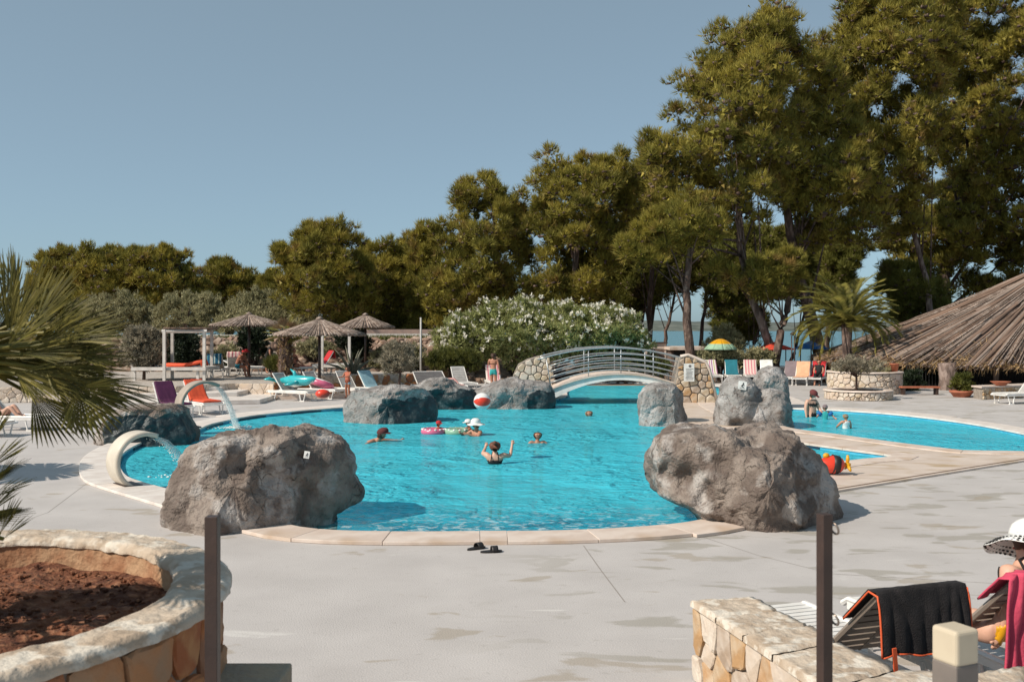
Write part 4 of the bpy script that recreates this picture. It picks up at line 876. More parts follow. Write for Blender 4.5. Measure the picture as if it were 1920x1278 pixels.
shrub('tuft of straw coloured grass on the left terrace', [(500,695),(505,680),(520,676),(530,695)], 42, 82, m_bush, 'grass_tuft', 'plant', r=.2, tufts=60, ln=.3, wd=.02, up=2.2, dens=1.6, tmax=.3, basez=.5)
for k, (poly, D, lab) in enumerate([([(1325,660),(1330,630),(1350,612),(1372,615),(1392,640),(1396,665)], 52, 'pale green shrub behind the yellow and green parasol'),
    ([(1310,690),(1312,665),(1340,655),(1390,660),(1400,690)], 50, 'low dark shrub under the yellow and green parasol'),
    ([(1390,680),(1395,662),(1425,655),(1450,665),(1450,690)], 51, 'low shrub between the yellow parasol and the red parasol'),
    ([(1080,690),(1100,672),(1150,668),(1240,672),(1260,690),(1250,700),(1090,702)], 47.5, 'clipped low hedge seen through the footbridge rails'),
    ([(392,690),(400,655),(430,645),(452,660),(448,690)], 49.5, 'low olive green shrub on the rocky bank right of the white gazebo'),
    ([(555,670),(565,645),(590,640),(628,650),(625,672)], 50.5, 'low olive green shrub on the rocky bank behind the middle reed parasol'),
    ([(690,690),(700,655),(730,648),(760,655),(780,648),(795,665),(790,690)], 49.5, 'low olive green shrub on the rocky bank left of the grey flag pole'),
    ([(1600,712),(1620,690),(1700,688),(1760,692),(1770,715),(1700,725)], 47, 'dark planting under the edge of the big reed roof')]):
    shrub(lab, poly, D, 90 + k, m_olive if k == 0 else m_bush if k == 3 else m_hedge if k == 7 else m_olive, 'low_shrub', 'bush', r=.35, tufts=60, ln=.14, wd=.04, up=.6, dens=1.3, tmax=.8, basez=.5 if 4 <= k <= 6 else -.1)

# foreground fan palm: every leaf an object of its own
FP = Vector((-2.47, 4.25, 2.42))
palm = thing('fan_palm', 'blurred fan palm rising from the near left planter, leaves spreading right', 'palm tree', (FP.x, FP.y, 1.3))
def fan_leaf(az, el, plen, R, seg, spread, rs, droop, mt, name='leaf', start=(0, 0, 0)):
    d = Vector((cos(az) * cos(el), sin(az) * cos(el), sin(el))); o = FP + Vector(start)
    mb = MB(); pts = [o + d * plen * t - Vector((0, 0, droop * .25 * t * t * plen)) for t in (0, .35, .7, 1)]
    mb.tube(pts, [.022, .016, .013, .011], 5)
    c = pts[-1]; fw = (pts[-1] - pts[-2]).normalized(); side = fw.cross(Vector((0, 0, 1))).normalized(); nrm = side.cross(fw).normalized()
    if rs.random() < .5: nrm = (nrm + side * rs.uniform(-.5, .5)).normalized(); side = fw.cross(nrm).normalized()
    for k in range(seg):
        a = (k / (seg - 1) - .5) * 2 * spread; L = R * (1 - .28 * abs(a / spread) ** 2) * rs.uniform(.9, 1.05)
        dr = fw * cos(a) + side * sin(a) + nrm * .10 * (1 - abs(a) / spread); pr = (side * cos(a) - fw * sin(a)); vs = []
        for t in (0, .3, .55, .8, 1.0):
            p = c + dr * L * t - Vector((0, 0, droop * L * .33 * max(0, t - .35) ** 1.6)); w_ = (R * 2 * spread / seg * .5) * t if t <= .55 else (R * spread / seg) * .62 * (1.02 - t) / .47
            w_ = max(w_, .0015); vs += [p - pr * w_, p + nrm * w_ * .55, p + pr * w_]
        fs = []
        for q in range(4): fs += [(q * 3, q * 3 + 1, q * 3 + 4, q * 3 + 3), (q * 3 + 1, q * 3 + 2, q * 3 + 5, q * 3 + 4)]
        mb.add(vs, fs)
    return mb.build(name, mt, palm, False, True)
rs = random.Random(77)
def aimed_leaf(hx, hy, dd, ang, Rpx, spread, seg, face=.3, mt=None, droop=.1, name='leaf'):
    d = FP.y + dd; hub = Q(hx, hy, d); R = Rpx * d / F; A = radians(ang)
    fw = Vector((cos(A), dd * .35, sin(A))).normalized(); nrm = Vector((-sin(A) * .5 * face, -1, cos(A) * face + .25)); nrm = (nrm - fw * nrm.dot(fw)).normalized(); side = fw.cross(nrm).normalized(); mb = MB()
    c0 = FP + Vector((rs.uniform(-.05, .05), dd * .2, rs.uniform(-.08, .05))); mid = c0.lerp(hub, .5) + Vector((0, 0, .05)); mb.tube([c0, mid, hub], [.013, .010, .008], 6)
    for k in range(seg):
        a = (k / (seg - 1) - .5) * 2 * spread; L = R * (1 - .3 * abs(a / spread) ** 2) * rs.uniform(.86, 1.05); jy = rs.uniform(-.04, .04)
        dr = (fw * cos(a) + side * sin(a) + nrm * jy).normalized(); pr = (side * cos(a) - fw * sin(a)); vs = []; wv = R * 2 * spread / seg * .40
        for t in (0, .3, .5, .7, .87, 1.0):
            p = hub + dr * L * t - Vector((0, 0, droop * L * max(0, t - .3) ** 1.6)) + nrm * .12 * R * (a / spread) ** 2 * t; w_ = wv * t if t <= .7 else wv * (1.03 - t) * 2.1
            vs += [p - pr * w_, p + nrm * w_ * .7, p + pr * w_]
        fs = []
        for q in range(5): fs += [(q * 3, q * 3 + 1, q * 3 + 4, q * 3 + 3), (q * 3 + 1, q * 3 + 2, q * 3 + 5, q * 3 + 4)]
        mb.add(vs, fs)
    return mb.build(name, mt or m_palm, palm, False, True)
for (hx, hy, dd, ang, R_, sp_, fc_) in [(14, 612, .0, 88, 155, .42, .4), (36, 618, .12, 66, 160, .5, .8), (60, 622, -.1, 46, 150, .5, 1.2), (28, 560, .2, 100, 110, .5, .5), (88, 615, .15, 34, 120, .45, 1.5), (66, 655, -.15, 28, 190, .38, 1.2),
     (120, 636, .1, 10, 120, .30, 1.6), (84, 672, .0, 16, 170, .34, 1.0), (60, 690, -.2, 8, 200, .32, 1.4), (96, 690, .15, 4, 150, .45, 1.2), (120, 708, -.05, -6, 130, .4, 1.3), (100, 715, -.2, -16, 170, .35, .8),
     (148, 727, -.25, -48, 105, 1.15, .1), (160, 715, -.1, -16, 150, .38, .9), (110, 735, .0, -38, 130, .5, .5), (60, 740, .1, -50, 120, .6, .3), (30, 700, -.3, -20, 120, .7, .7), (-20, 640, .1, 70, 150, .8, .4), (0, 690, .25, 30, 150, .6, .7),
     (44, 655, .3, 55, 110, .6, .5), (-40, 600, 0, 110, 160, .7, .5), (-60, 700, 0, 180, 150, .9, .5), (-80, 640, .2, 150, 150, .9, .5), (90, 650, .35, 40, 100, .6, .6), (20, 650, -.35, 40, 130, .5, 1.0), (-60, 760, .1, 220, 130, .8, .4)]:
    aimed_leaf(hx, hy, dd, ang + rs.uniform(-4, 4), R_, sp_, 22 if sp_ > .6 else 15, fc_)
for k in range(34):
    ang = rs.uniform(-35, 85); q = radians(ang); l = rs.uniform(20, 110); hx, hy = 0 + cos(q) * l * 1.3, 665 - sin(q) * l * .8
    aimed_leaf(hx, hy, rs.uniform(-.35, .4), ang + rs.uniform(-12, 12), rs.uniform(95, 150), rs.uniform(.3, .55), 14, rs.uniform(.3, 1.8))
for k in range(12): fan_leaf(rs.uniform(-2.3, -1.3), rs.uniform(-.1, .9), rs.uniform(.3, .6), .42, 20, 1.1, rs, .3, m_palm)
for k in range(8): fan_leaf(rs.uniform(2.0, 4.4), rs.uniform(-1.2, -.8), rs.uniform(.25, .4), rs.uniform(.25, .33), 18, .7, rs, .5, m_palmd, 'dead_leaf')
mb = MB(); mb.tube([(FP.x - .05, FP.y, 1.2), (FP.x, FP.y, 1.8), (FP.x, FP.y, 2.5)], [.12, .11, .13], 12); mb.build('trunk', m_fiber, palm, True, True)
V, Fc = blades(np.array([[FP.x + .11 * cos(a), FP.y + .11 * sin(a), z] for a, z in zip(rg.uniform(0, 6.28, 2600), rg.uniform(1.5, 2.66, 2600))]), unit(rg.normal(size=(2600, 3)) + [0, 0, .5]), .14, .012, rg)
npmesh('fibre', V, Fc, m_fiber, palm)
# lower small fan palm leaves at the left edge of the planter
FP = Vector((-2.45, 3.95, 1.78)); p2_ = palm
palm = thing('young_fan_palm', 'dark young fan palm leaves poking up at the left edge of the planter', 'palm plant', (FP.x, FP.y, 1.3))
for az, el, pl_ in [(.1,.55,.45),(-.2,.25,.4),(.35,.15,.35),(-.5,.6,.4),(.8,.8,.4),(1.6,.6,.4),(2.6,.6,.4),(-1.4,.5,.4),(-2.4,.6,.4),(.2,1.0,.45)]:
    fan_leaf(az, el, pl_ * .7, .27, 20, 1.0, rs, .15, m_palm)
for (hx, hy, ang, R_, sp_) in [(-22, 880, 38, 110, .3), (-10, 905, 52, 70, .25), (-20, 935, 26, 100, .22), (-25, 965, 44, 90, .3), (0, 1000, 62, 90, .3), (6, 1010, 40, 80, .2), (-20, 830, 60, 80, .4), (-30, 900, 100, 100, .6)]: aimed_leaf(hx, hy, -.05, ang, R_, sp_, 9, .6)
MB().tube([(FP.x, FP.y, 1.25), (FP.x, FP.y, 1.8)], [.05, .04], 8).build('trunk', m_fiber, palm, True, True)

# date palms, agave, mid-distance fan palm
def date_palm(label, c, trunk_h, L, n, seed, tr=.22):
    rs = random.Random(seed); t = thing('date_palm', label, 'palm tree', (c[0], c[1], c[2])); o = Vector((0, 0, trunk_h))
    MB().tube([(0, 0, 0), (0, 0, trunk_h * .5), (0, 0, trunk_h)], [tr, tr * .9, tr * 1.2], 10).build('trunk', m_bark, t, True)
    for k in range(n):
        az = k * 2.399 + rs.uniform(-.2, .2); el = 1.35 - 1.55 * (k / n); ll = L * rs.uniform(.85, 1.1); pts = []
        for q in range(9):
            s = q / 8; e = el - 1.5 * s * s * (.55 + .45 * (k / n)); 
            p = pts[-1] + Vector((cos(az) * cos(e), sin(az) * cos(e), sin(e))) * ll / 8 if pts else o.copy(); pts.append(p)
        mb = MB(); mb.tube(pts, [.03 * (1 - .85 * q / 8) for q in range(9)], 4)
        for q in range(56):
            s = .12 + .88 * q / 56; i = min(7, int(s * 8)); p = pts[i].lerp(pts[i + 1], s * 8 - i); fw = (pts[i + 1] - pts[i]).normalized(); sd_ = fw.cross(Vector((0, 0, 1))).normalized(); up = sd_.cross(fw)
            for sg in (-1, 1):
                d = (sd_ * sg * .75 + fw * .65 + up * .35 + Vector((0, 0, -.1))).normalized(); l = .52 * (1 - .6 * abs(s - .45)) * rs.uniform(.85, 1.1); w_ = up * .022 + fw * .014
                mb.add([p - w_, p + w_, p + d * l - Vector((0, 0, .05 * l))], [(0, 1, 2)])
        mb.build('frond', m_phx, t)
    return t
date_palm('date palm with arching fronds left of the big reed roof', (Q(1588,640,47.6).x, 47.6, -.4), 3.3, 2.7, 56, 5)
date_palm('second date palm half hidden behind the big reed roof', (Q(1700,640,66).x, 66, -1.4), 5.0, 3.6, 44, 6)
ft = thing('small_fan_palm', 'small fan palm with a shaggy trunk on the left terrace behind the loungers', 'palm tree', (Q(535,700,40).x, 40, .5)); palm = ft
FP = Vector((ft.location.x, 40, 2.35)); mb = MB(); mb.tube([(0, 0, 0), (0, 0, 1), (0, 0, 1.8)], [.3, .27, .2], 12); mb.build('trunk', m_bark, ft, True)
V, Fc = blades(np.array([[.27 * cos(a), .27 * sin(a), z] for a, z in zip(rg.uniform(0, 6.28, 500), rg.uniform(.1, 1.8, 500))]), unit(rg.normal(size=(500, 3)) * .6 + [0, 0, .9]), .16, .06, rg)
npmesh('leaf_bases', V, Fc, m_palmd, ft, False)
for k in range(20): fan_leaf(k * 2.4, 1.3 - k * .08, .45, .5, 14, 1.1, rs, .6, m_palmd if k % 3 else m_phx)
ag = thing('agave', 'tall blue-grey agave spikes beside the middle reed parasol', 'plant', (Q(660,705,41.5).x, 41.5, .5))
rs = random.Random(3)
for k in range(16):
    az = k * 2.4; lean = .12 + .035 * k; L = rs.uniform(1.2, 1.75) * (1 - k * .015); pts = [Vector((cos(az) * sin(lean * (1 + s)) * L * s, sin(az) * sin(lean * (1 + s)) * L * s, cos(lean * (1 + s)) * L * s)) for s in (0, .3, .6, .85, 1)]
    MB().tube(pts, [.07, .075, .055, .03, .004], 5).build('leaf', mat('agave_leaf', (.13, .13, .09), (.18, .17, .12), 3, .6), ag, True)
# ------------------------------------------------------------------ footbridge
BL, BR, BD0, BD1 = 1.35, 6.3, 34.9, 37.2
br = thing('footbridge', 'small white arched footbridge with five curved steel rails over the pool channel', 'footbridge', ((BL + BR) / 2, 36, 0))
def bz(t, e, c): return e + (c - e) * (1 - (2 * t - 1) ** 2)
mb = MB(); N = 24; vs = []; fs = []
for i in range(N + 1):
    t = i / N; x = BL - .1 + (BR - BL + .2) * t; zt = bz(t, .42, .98); zb = bz(t, .02, .80)
    vs += [(x, BD0, zt), (x, BD1, zt), (x, BD1, zb), (x, BD0, zb)]
for i in range(N):
    a = i * 4
    for k in range(4): fs.append((a + k, a + 4 + k, a + 4 + (k + 1) % 4, a + (k + 1) % 4))
fs += [(0, 1, 2, 3), (N * 4 + 3, N * 4 + 2, N * 4 + 1, N * 4)]
mb.add(vs, fs); mb.build('arched_deck', m_white, br, False, True)
mb = MB(); mb.sheet(lambda u, v: (BL - .05 + (BR - BL + .1) * u, BD0 - .06 + (BD1 - BD0 + .12) * v, bz(u, .42, .98) + .03), 24, 1); o = mb.build('walking_surface', m_cop, br, False, True); solid(o, .04, 0)
for d, off in ((BD0 + .05, 0), (BD1 - .05, 0)):
    for k, (e, c, r) in enumerate([(1.52, 1.93, .034), (1.30, 1.71, .024), (1.10, 1.52, .024), (.90, 1.34, .024), (.70, 1.17, .024)]):
        MB().tube([(BL - .45 * (k == 0) + (BR - BL + .3 * (k == 0)) * i / 20, d, bz(i / 20, e, c)) for i in range(21)], r, 6).build('rail', m_rail, br, True, True)
    for t in (.03, .27, .5, .73, .97):
        x = BL + (BR - BL) * t; MB().tube([(x - (.12 if t < .1 else 0), d + .02, bz(t, .42, .98)), (x - (.3 if t < .1 else 0), d + .02, bz(t, 1.52, 1.93))], .022, 6).build('rail_post', m_rail, br, True, True)
def abutment(label, poly, d0, d1, n, seed, mats):
    pts = [((px - 960) / F * d0, max(0, CH - (py - HOR) * d0 / F)) for px, py in poly]
    x0 = min(p[0] for p in pts); w_ = max(p[0] for p in pts) - x0; h = max(p[1] for p in pts)
    t = thing('stone_abutment', label, 'stone wall', (x0 + w_ / 2, d0, 0)); k = len(pts)
    vs = [(x, d0, z) for x, z in pts] + [(x, d1, z) for x, z in pts]; tri = tessellate_polygon([[Vector((x, z, 0)) for x, z in pts]])
    fs = [tuple(q) for q in tri] + [tuple(i + k for i in q) for q in tri] + [(i, (i + 1) % k, (i + 1) % k + k, i + k) for i in range(k)]
    MB().add(vs, fs).build('wall_core', m_mort, t, False, True)
    rr = random.Random(seed); Mi = wm(t).inverted()
    for cell in voronoi(w_, h, n, seed, 2):
        cx = sum(a[0] for a in cell) / len(cell); cy = sum(a[1] for a in cell) / len(cell)
        if not inpoly(x0 + cx, cy, pts): continue
        c2 = []
        for a in cell:
            f_ = 1.0
            while f_ > .3 and not inpoly(x0 + cx + (a[0] - cx) * f_, cy + (a[1] - cy) * f_, pts): f_ -= .04
            c2.append((cx + (a[0] - cx) * f_, cy + (a[1] - cy) * f_))
        R = max(.03, sum(math.hypot(a[0] - cx, a[1] - cy) for a in c2) / len(c2)); vs = []; m = len(c2); dp = rr.uniform(.03, .08)
        # round the corners
        c3 = []
        for i in range(m): a, b = c2[i], c2[(i + 1) % m]; c3 += [(a[0] * .9 + b[0] * .10, a[1] * .9 + b[1] * .10), (a[0] * .10 + b[0] * .9, a[1] * .10 + b[1] * .9)]
        m = len(c3)
        for ins, hh in ((.014, -.01), (.018, dp * .7), (.02 + R * .12, dp)):
            for a in c3:
                dx, dy = a[0] - cx, a[1] - cy; l = math.hypot(dx, dy) + 1e-6; f_ = max(.25, 1 - ins / l); vs.append(Mi @ Vector((x0 + cx + dx * f_, d0 - hh, cy + dy * f_)))
        vs.append(Mi @ Vector((x0 + cx, d0 - dp * 1.1, cy)))
        fs = [(r * m + i, (r + 1) * m + i, (r + 1) * m + (i + 1) % m, r * m + (i + 1) % m) for r in range(2) for i in range(m)] + [(2 * m + i, 3 * m, 2 * m + (i + 1) % m) for i in range(m)]
        c0 = Mi @ Vector((x0 + cx, d0, cy)); me = bpy.data.meshes.new('stone'); me.from_pydata([tuple(v - c0) for v in vs], [], fs); me.materials.append(rr.choice(mats)); me.update()
        o = link('stone', me, t); o.location = c0
    return t, pts
ab, pts = abutment('tall tapering orange stone wall with a white notice at the right foot of the bridge', [(1257,760),(1266,722),(1276,670),(1290,668),(1322,680),(1328,692),(1344,757),(1344,790),(1257,790)], 34.6, 35.6, 46, 51, STONES)
mb = MB(); mb.tube([Q(1276, 668, 34.6), Q(1290, 665, 34.6), Q(1323, 678, 34.6), Q(1330, 692, 34.6), Q(1346, 757, 34.6)], .06, 6); mb.build('stone_cap', m_cop, ab, True, True)
nb = thing('notice_board', 'white notice with grey text lines fixed on the orange stone wall', 'notice', Q(1292, 698, 34.45)); 
MB().box((0, 0, 0), (.36, .03, .62)).build('board', m_vwhite, nb)
mb = MB(); rr = random.Random(2)
for k in range(9): mb.box((rr.uniform(-.02, .02), -.018, .12 - k * .045), (.22 + rr.uniform(-.04, .05), .004, .015))
mb.ell((.03, -.018, .22), (.05, .004, .05), 10, 6); mb.build('printed_text', m_slate, nb)
abutment('broad cream rubble wall at the left foot of the bridge', [(958,745),(962,706),(972,684),(990,674),(1012,668),(1030,670),(1042,716),(1042,770),(958,770)], 36.4, 37.6, 42, 52, PSTONES + [STONES[1]])

# ------------------------------------------------------------------ fountains
def spout(label, base, u, R, wd, lean, a1, mt, stream_to, name='water_spout'):
    # a band curling up from its foot over the water; u = horizontal direction of the curl
    t = thing(name, label, 'fountain spout', base); u = Vector((u[0], u[1], 0)).normalized(); p = Vector((-u.y, u.x, 0)); u3 = u; lip = None
    o = Vector((base[0], base[1], 0)); c = u * lean[0] + Vector((0, 0, lean[1]))
    def fn(s, v):
        a = radians(-118) - (radians(-118) - radians(a1 - 360)) * s if False else radians(242) + (radians(a1) - radians(242)) * s
        rr_ = R * (1 + .10 * s); w_ = wd * (1 - .12 * s)
        q = c + u * (rr_ * cos(a)) + Vector((0, 0, 1)) * (rr_ * 1.0 * sin(a)); return o + q + p * (v - .5) * w_
    mb = MB(); mb.sheet(fn, 40, 4); ob = mb.build('curved_band', mt, t, True, True); solid(ob, .07, 0)
    MB().box(tuple(fn(0, .5) + Vector((0, 0, .02))), (wd * 1.1, .3, .03), atan2(p.y, p.x)).build('foot_plate', m_brown, t, False, True)
    L0 = fn(1, .5); T = Vector(stream_to); w = thing('falling_water', 'clear sheet of water falling from ' + label, 'falling water', L0)
    for lay in range(3):
        def fs_(s, v, lay=lay):
            q = L0.lerp(T, s); q.z = L0.z + (T.z - L0.z) * (.35 * s + .65 * s * s) ; return q + p * (v - .5) * wd * (.8 + .25 * s) * (1 - .2 * lay) + Vector((0, 0, -.03 * lay - .02 * noise.noise(Vector((s * 6, v * 6, lay)))))
        mb = MB(); mb.sheet(fs_, 24, 8); mb.build('water_sheet', m_spray, w, True, True)
    mb = MB(); rr = random.Random(6)
    for _ in range(260):
        s = rr.random() ** .6; q = fs_(s, rr.uniform(-.1, 1.1)) + Vector((rr.gauss(0, .05), rr.gauss(0, .05), rr.gauss(-.04, .05) * s)); r = rr.uniform(.004, .012); mb.ell(q, (r, r, r), 4, 3)
    for _ in range(260):
        a = rr.uniform(0, 6.28); r0 = abs(rr.gauss(0, .3)); r = rr.uniform(.006, .02); mb.ell((T.x + cos(a) * r0, T.y + sin(a) * r0 * .6, -.045 + abs(rr.gauss(0, .03))), (r * 1.8, r, r * .7), 5, 3)
    mb.build('drops', m_vwhite, w, True, True)
b1 = P(240, 908, .04)
spout('the cream curled band fountain in front of the dark boulder', b1, (.74, .67), .43, .46, (.20, .40), 62, mat('fountain_cream', (.62, .56, .47), (.55, .49, .41), 4, .5), P(362, 893, -.05))
b2 = P(350, 806, .04)
spout('the tan curled band fountain behind the dark boulder', (b2.x + .1, b2.y, .04), (.8, .6), .58, .5, (.30, .62), 55, mat('fountain_tan', (.40, .33, .27), (.33, .28, .23), 4, .5), P(444, 803, -.05))
MB().box(tuple(P(232, 921, .012)), (.3, .05, .02), .1).build('drain_grate', m_brown)
tag(bpy.data.objects['drain_grate'], 'narrow brown drain slot in the deck below the cream fountain', 'drain')

# ------------------------------------------------------------------ loungers
def lounger(label, loc, rz, ang=52, mt=None, wd=.66, towel=None, cushion=None, near=False, scale=1.0, group='white plastic sun loungers', lm=None):
    mt = mt or m_white; sm = lm or (m_greyp if mt is m_white else mt); t = thing('sun_lounger', label, 'sun lounger', loc, rz, group); t.scale = (scale,) * 3; hy, sz, bl = 1.18, .36, .78; A = radians(ang)
    mb = MB()
    for s in (-1, 1):
        x = s * wd / 2; mb.tube([(x, 0, sz - .05), (x, .08, sz), (x, hy, sz), (x, 1.85, sz - .02), (x, 1.9, sz - .06)], .025, 6)
        mb.box((x, .95, sz - .045), (.03, 1.75, .07))
    mb.tube([(-wd/2, 0, sz - .05), (wd/2, 0, sz - .05)], .025, 6); mb.tube([(-wd/2, 1.88, sz - .05), (wd/2, 1.88, sz - .05)], .025, 6); mb.build('frame', mt if not near else m_white, t)
    for s in (-1, 1):
        for y in (.25, 1.6):
            m2 = MB(); x = s * (wd / 2 - .02)
            for dy in (-.15, .15): m2.tube([(x, y + dy, sz - .04), (x + s * .02, y + dy * .45, .03)], [.024, .02], 5)
            m2.box((x + s * .02, y, .018), (.05, .2, .036)); m2.build('leg', mt if not near else m_white, t)
    m2 = MB(); k = 13
    for i in range(k): m2.box((0, .06 + (hy - .08) * (i + .5) / k, sz), (wd - .04, (hy - .1) / k * .82, .018))
    m2.build('seat', mt if not near else m_white, t)
    hd = Vector((0, cos(A), sin(A))); nn = Vector((0, -sin(A), cos(A))); R = Matrix(((1, 0, 0), (0, hd.y, nn.y), (0, hd.z, nn.z))).to_3x3()
    o0 = Vector((0, hy, sz)); 
    if near:
        bo = link('backrest', None, t); m3 = MB()
        for s in (-1, 0, 1): m3.tube([o0 + Vector((s * (wd / 2 - .03), 0, 0)), o0 + Vector((s * (wd / 2 - .05), 0, 0)) + hd * bl], .016 if s == 0 else .022, 6)
        m3.tube([o0 + hd * bl + Vector((-wd/2 + .05, 0, 0)), o0 + hd * (bl + .015), o0 + hd * bl + Vector((wd/2 - .05, 0, 0))], .022, 6); m3.build('backrest_frame', mt, t)
        for i in range(9): m4 = MB(); m4.box(o0 + hd * bl * (i + .5) / 9 - nn * .004, (wd - .08, bl / 9 * .76, .014), M=R); m4.build('slat', mt, t)
        bpy.data.objects.remove(bo)
    else:
        m3 = MB(); k = 9
        for s in (-1, 1): m3.tube([o0 + Vector((s * (wd / 2 - .02), 0, 0)), o0 + Vector((s * (wd / 2 - .04), 0, 0)) + hd * bl], .022, 5)
        m3.tube([o0 + hd * bl + Vector((-wd/2 + .04, 0, 0)), o0 + hd * bl + Vector((wd/2 - .04, 0, 0))], .022, 5); m3.mi = 1
        for i in range(k): m3.box(o0 + hd * bl * (i + .5) / k, (wd - .06, bl / k * .84, .016), M=R)
        m3.build('backrest', [mt, sm], t)
    M = Matrix.Translation(loc) @ Matrix.Rotation(rz, 4, 'Z') @ Matrix.Diagonal((scale, scale, scale, 1))
    def cloth(name, mt_, lab, cat, w2, y0, over, th, lift=.015, dz=0):
        pts = [(y0, sz + lift), (hy - .05, sz + lift)] ; q = o0 + hd * bl
        pts += [(hy + hd.y * bl * s + nn.y * lift, sz + hd.z * bl * s + nn.z * lift) for s in (.15, .5, .85, 1.0)]
        if over: pts += [(q.y + .03, q.z + .035), (q.y + .06, q.z), (q.y + .07, q.z - over * .5), (q.y + .075, q.z - over)]
        mb = MB(); rr = random.Random(len(label))
        ph = rr.uniform(0, 6)
        def fn(u, v):
            k = v * (len(pts) - 1); i = min(int(k), len(pts) - 2); f_ = k - i; y = pts[i][0] * (1 - f_) + pts[i + 1][0] * f_; z = pts[i][1] * (1 - f_) + pts[i + 1][1] * f_
            wv = .008 * sin(u * 19 + ph + v * 3) + .012 * noise.noise(Vector((u * 4, v * 4, ph)))
            return ((u - .5) * w2 * (1 + .03 * sin(v * 9 + ph)), y + (abs(wv) * 1.6 if v > .75 else 0), z + abs(wv))
        mb.sheet(fn, 16, 30); o = mb.build(name, mt_, None, True); o.matrix_world = M; solid(o, th, 1); tag(o, lab, cat); return o
    if towel: cloth('towel', towel[0], towel[1], 'towel', wd * .92, towel[2] if len(towel) > 2 else .3, towel[3] if len(towel) > 3 else .15, .012)
    if cushion: cloth('cushion', cushion[0], cushion[1], 'cushion', wd * .86, .15, 0, .05)
    return t, M
def gp(px, py, z=0): p = P(px, py, z); return (p.x, p.y, z)
WL = 'white plastic sun loungers'
lounger('white lounger carrying the purple cushion beside the orange one', gp(345, 784), radians(40), cushion=(m_purple, 'deep purple lounger cushion partly behind the fan palm'))
lounger('white lounger carrying the bright orange cushion near the dark boulder', gp(402, 778), radians(40), cushion=(m_orange, 'bright orange lounger cushion at the left pool edge'))
lA, MA = lounger('white lounger under the turquoise dolphin float', gp(588, 752), radians(62))
lB, MBm = lounger('white lounger with the pink float, next to the dolphin one', gp(640, 748), radians(58))
lounger('white lounger right behind the pole of the middle reed parasol', gp(690, 747), radians(45))
lounger('white lounger with folded blue towel beside the standing girl', gp(735, 746), radians(48), towel=(m_lblue, 'pale blue towel spread on a lounger behind the standing girl', .2, 0))
lounger('extra wide lounger with dark slate mesh behind the teal stained boulder', gp(835, 741), radians(28), wd=1.35, ang=40, lm=m_slate)
lounger('white lounger with raised back behind the low teal boulder', gp(882, 735), radians(22))
lounger('white lounger behind the woman in aqua bikini bottoms', gp(934, 731), radians(10), towel=(m_str3, 'pink patterned towel on the lounger behind the aqua swimmer', .4, .1))
lounger('white lounger holding rose towels right of the wide slate lounger', gp(862, 741), radians(18), ang=15, towel=(m_blond, 'rose patterned towel on a flat lounger right of the wide slate one', .3, 0))
for px_, py_, rz_, lab, tw in [(1343, 718, 0, 'white lounger leftmost of the row behind the orange stone wall', (m_str1, 'purple and white striped beach towel over the leftmost lounger of the right row', .9, .1)),
    (1378, 718, -6, 'white lounger with the teal towel right of the striped towel', (m_teal, 'plain teal towel hanging on the second lounger of the right row', .7, .1)),
    (1412, 718, -8, 'white lounger with the rose striped towel', (m_str3, 'rose and cream striped towel on the third lounger of the right row', .3, .1)),
    (1444, 718, -8, 'white lounger with a white towel partly behind the smallest grey boulder', (m_vwhite, 'white towel on the lounger behind the smallest grey boulder', .5, .1)),
    (1478, 722, -22, 'white lounger with the grey patterned towel right of the smallest grey boulder', (m_greyc, 'grey mauve towel on the lounger right of the smallest grey boulder', .8, .1)),
    (1498, 723, -24, 'white lounger with the peach towel', (m_peach, 'peach coloured towel draped down a lounger in the right row', .2, .1)),
    (1524, 723, -28, 'white lounger with the red towel at the right end of the row', (m_red, 'red towel on the last lounger of the right row, next to the round planter', .7, .1))]:
    lounger(lab, gp(px_, py_), radians(rz_), ang=58, towel=tw)
lounger('empty white lounger at the right edge beside the stone bench', gp(1872, 757), radians(-72), ang=50)
lounger('white lounger at the left edge with the resting sunbather', gp(88, 806), radians(82), ang=45)
lounger('white lounger end cut off by the left edge of the frame', gp(18, 818), radians(86), ang=30)
lounger('beige backed lounger with the teal striped towel seen from behind', gp(416, 704, ZT), radians(186), ang=50, towel=(m_str2, 'teal towel with white and blue stripes over the lounger back on the terrace', .9, .4), lm=m_beige)
lounger('lounger with a pink towel on the terrace, second from the left', gp(446, 701, ZT), radians(190), ang=55, towel=(m_str3, 'pink and white towel on the second terrace lounger', .9, .2))
lounger('white lounger on the terrace in front of the bank rocks, right of the pink towel', gp(486, 703, ZT), radians(60), ang=20)
lounger('lounger with the red towel and the reclining sunbather on the terrace', gp(556, 703, ZT), radians(-60), ang=58, towel=(m_red, 'bright red towel on the terrace lounger by the small fan palm', .1, .3))
for k, px_ in enumerate((1192, 1218, 1242)): lounger('white lounger seen through the right half of the bridge rails, %s of three' % ('leftmost', 'middle', 'rightmost')[k], gp(px_, 714), radians(-5), ang=60, towel=((m_vwhite, 'white towel on a lounger seen through the bridge rails, leftmost', .6, .1) if k == 0 else None))
GN = 'beige backed loungers behind the low stone wall'
nA, MN = lounger('beige slatted lounger back with the black towel, left of the two nearest loungers', (2.05, 8.10, -.0), radians(199), ang=44, mt=m_beige, near=True, group=GN)
nB, MN2 = lounger('beige slatted lounger back cut by the right edge, under the pink towel', (3.08, 8.44, 0), radians(199), ang=44, mt=m_beige, near=True, group=GN)
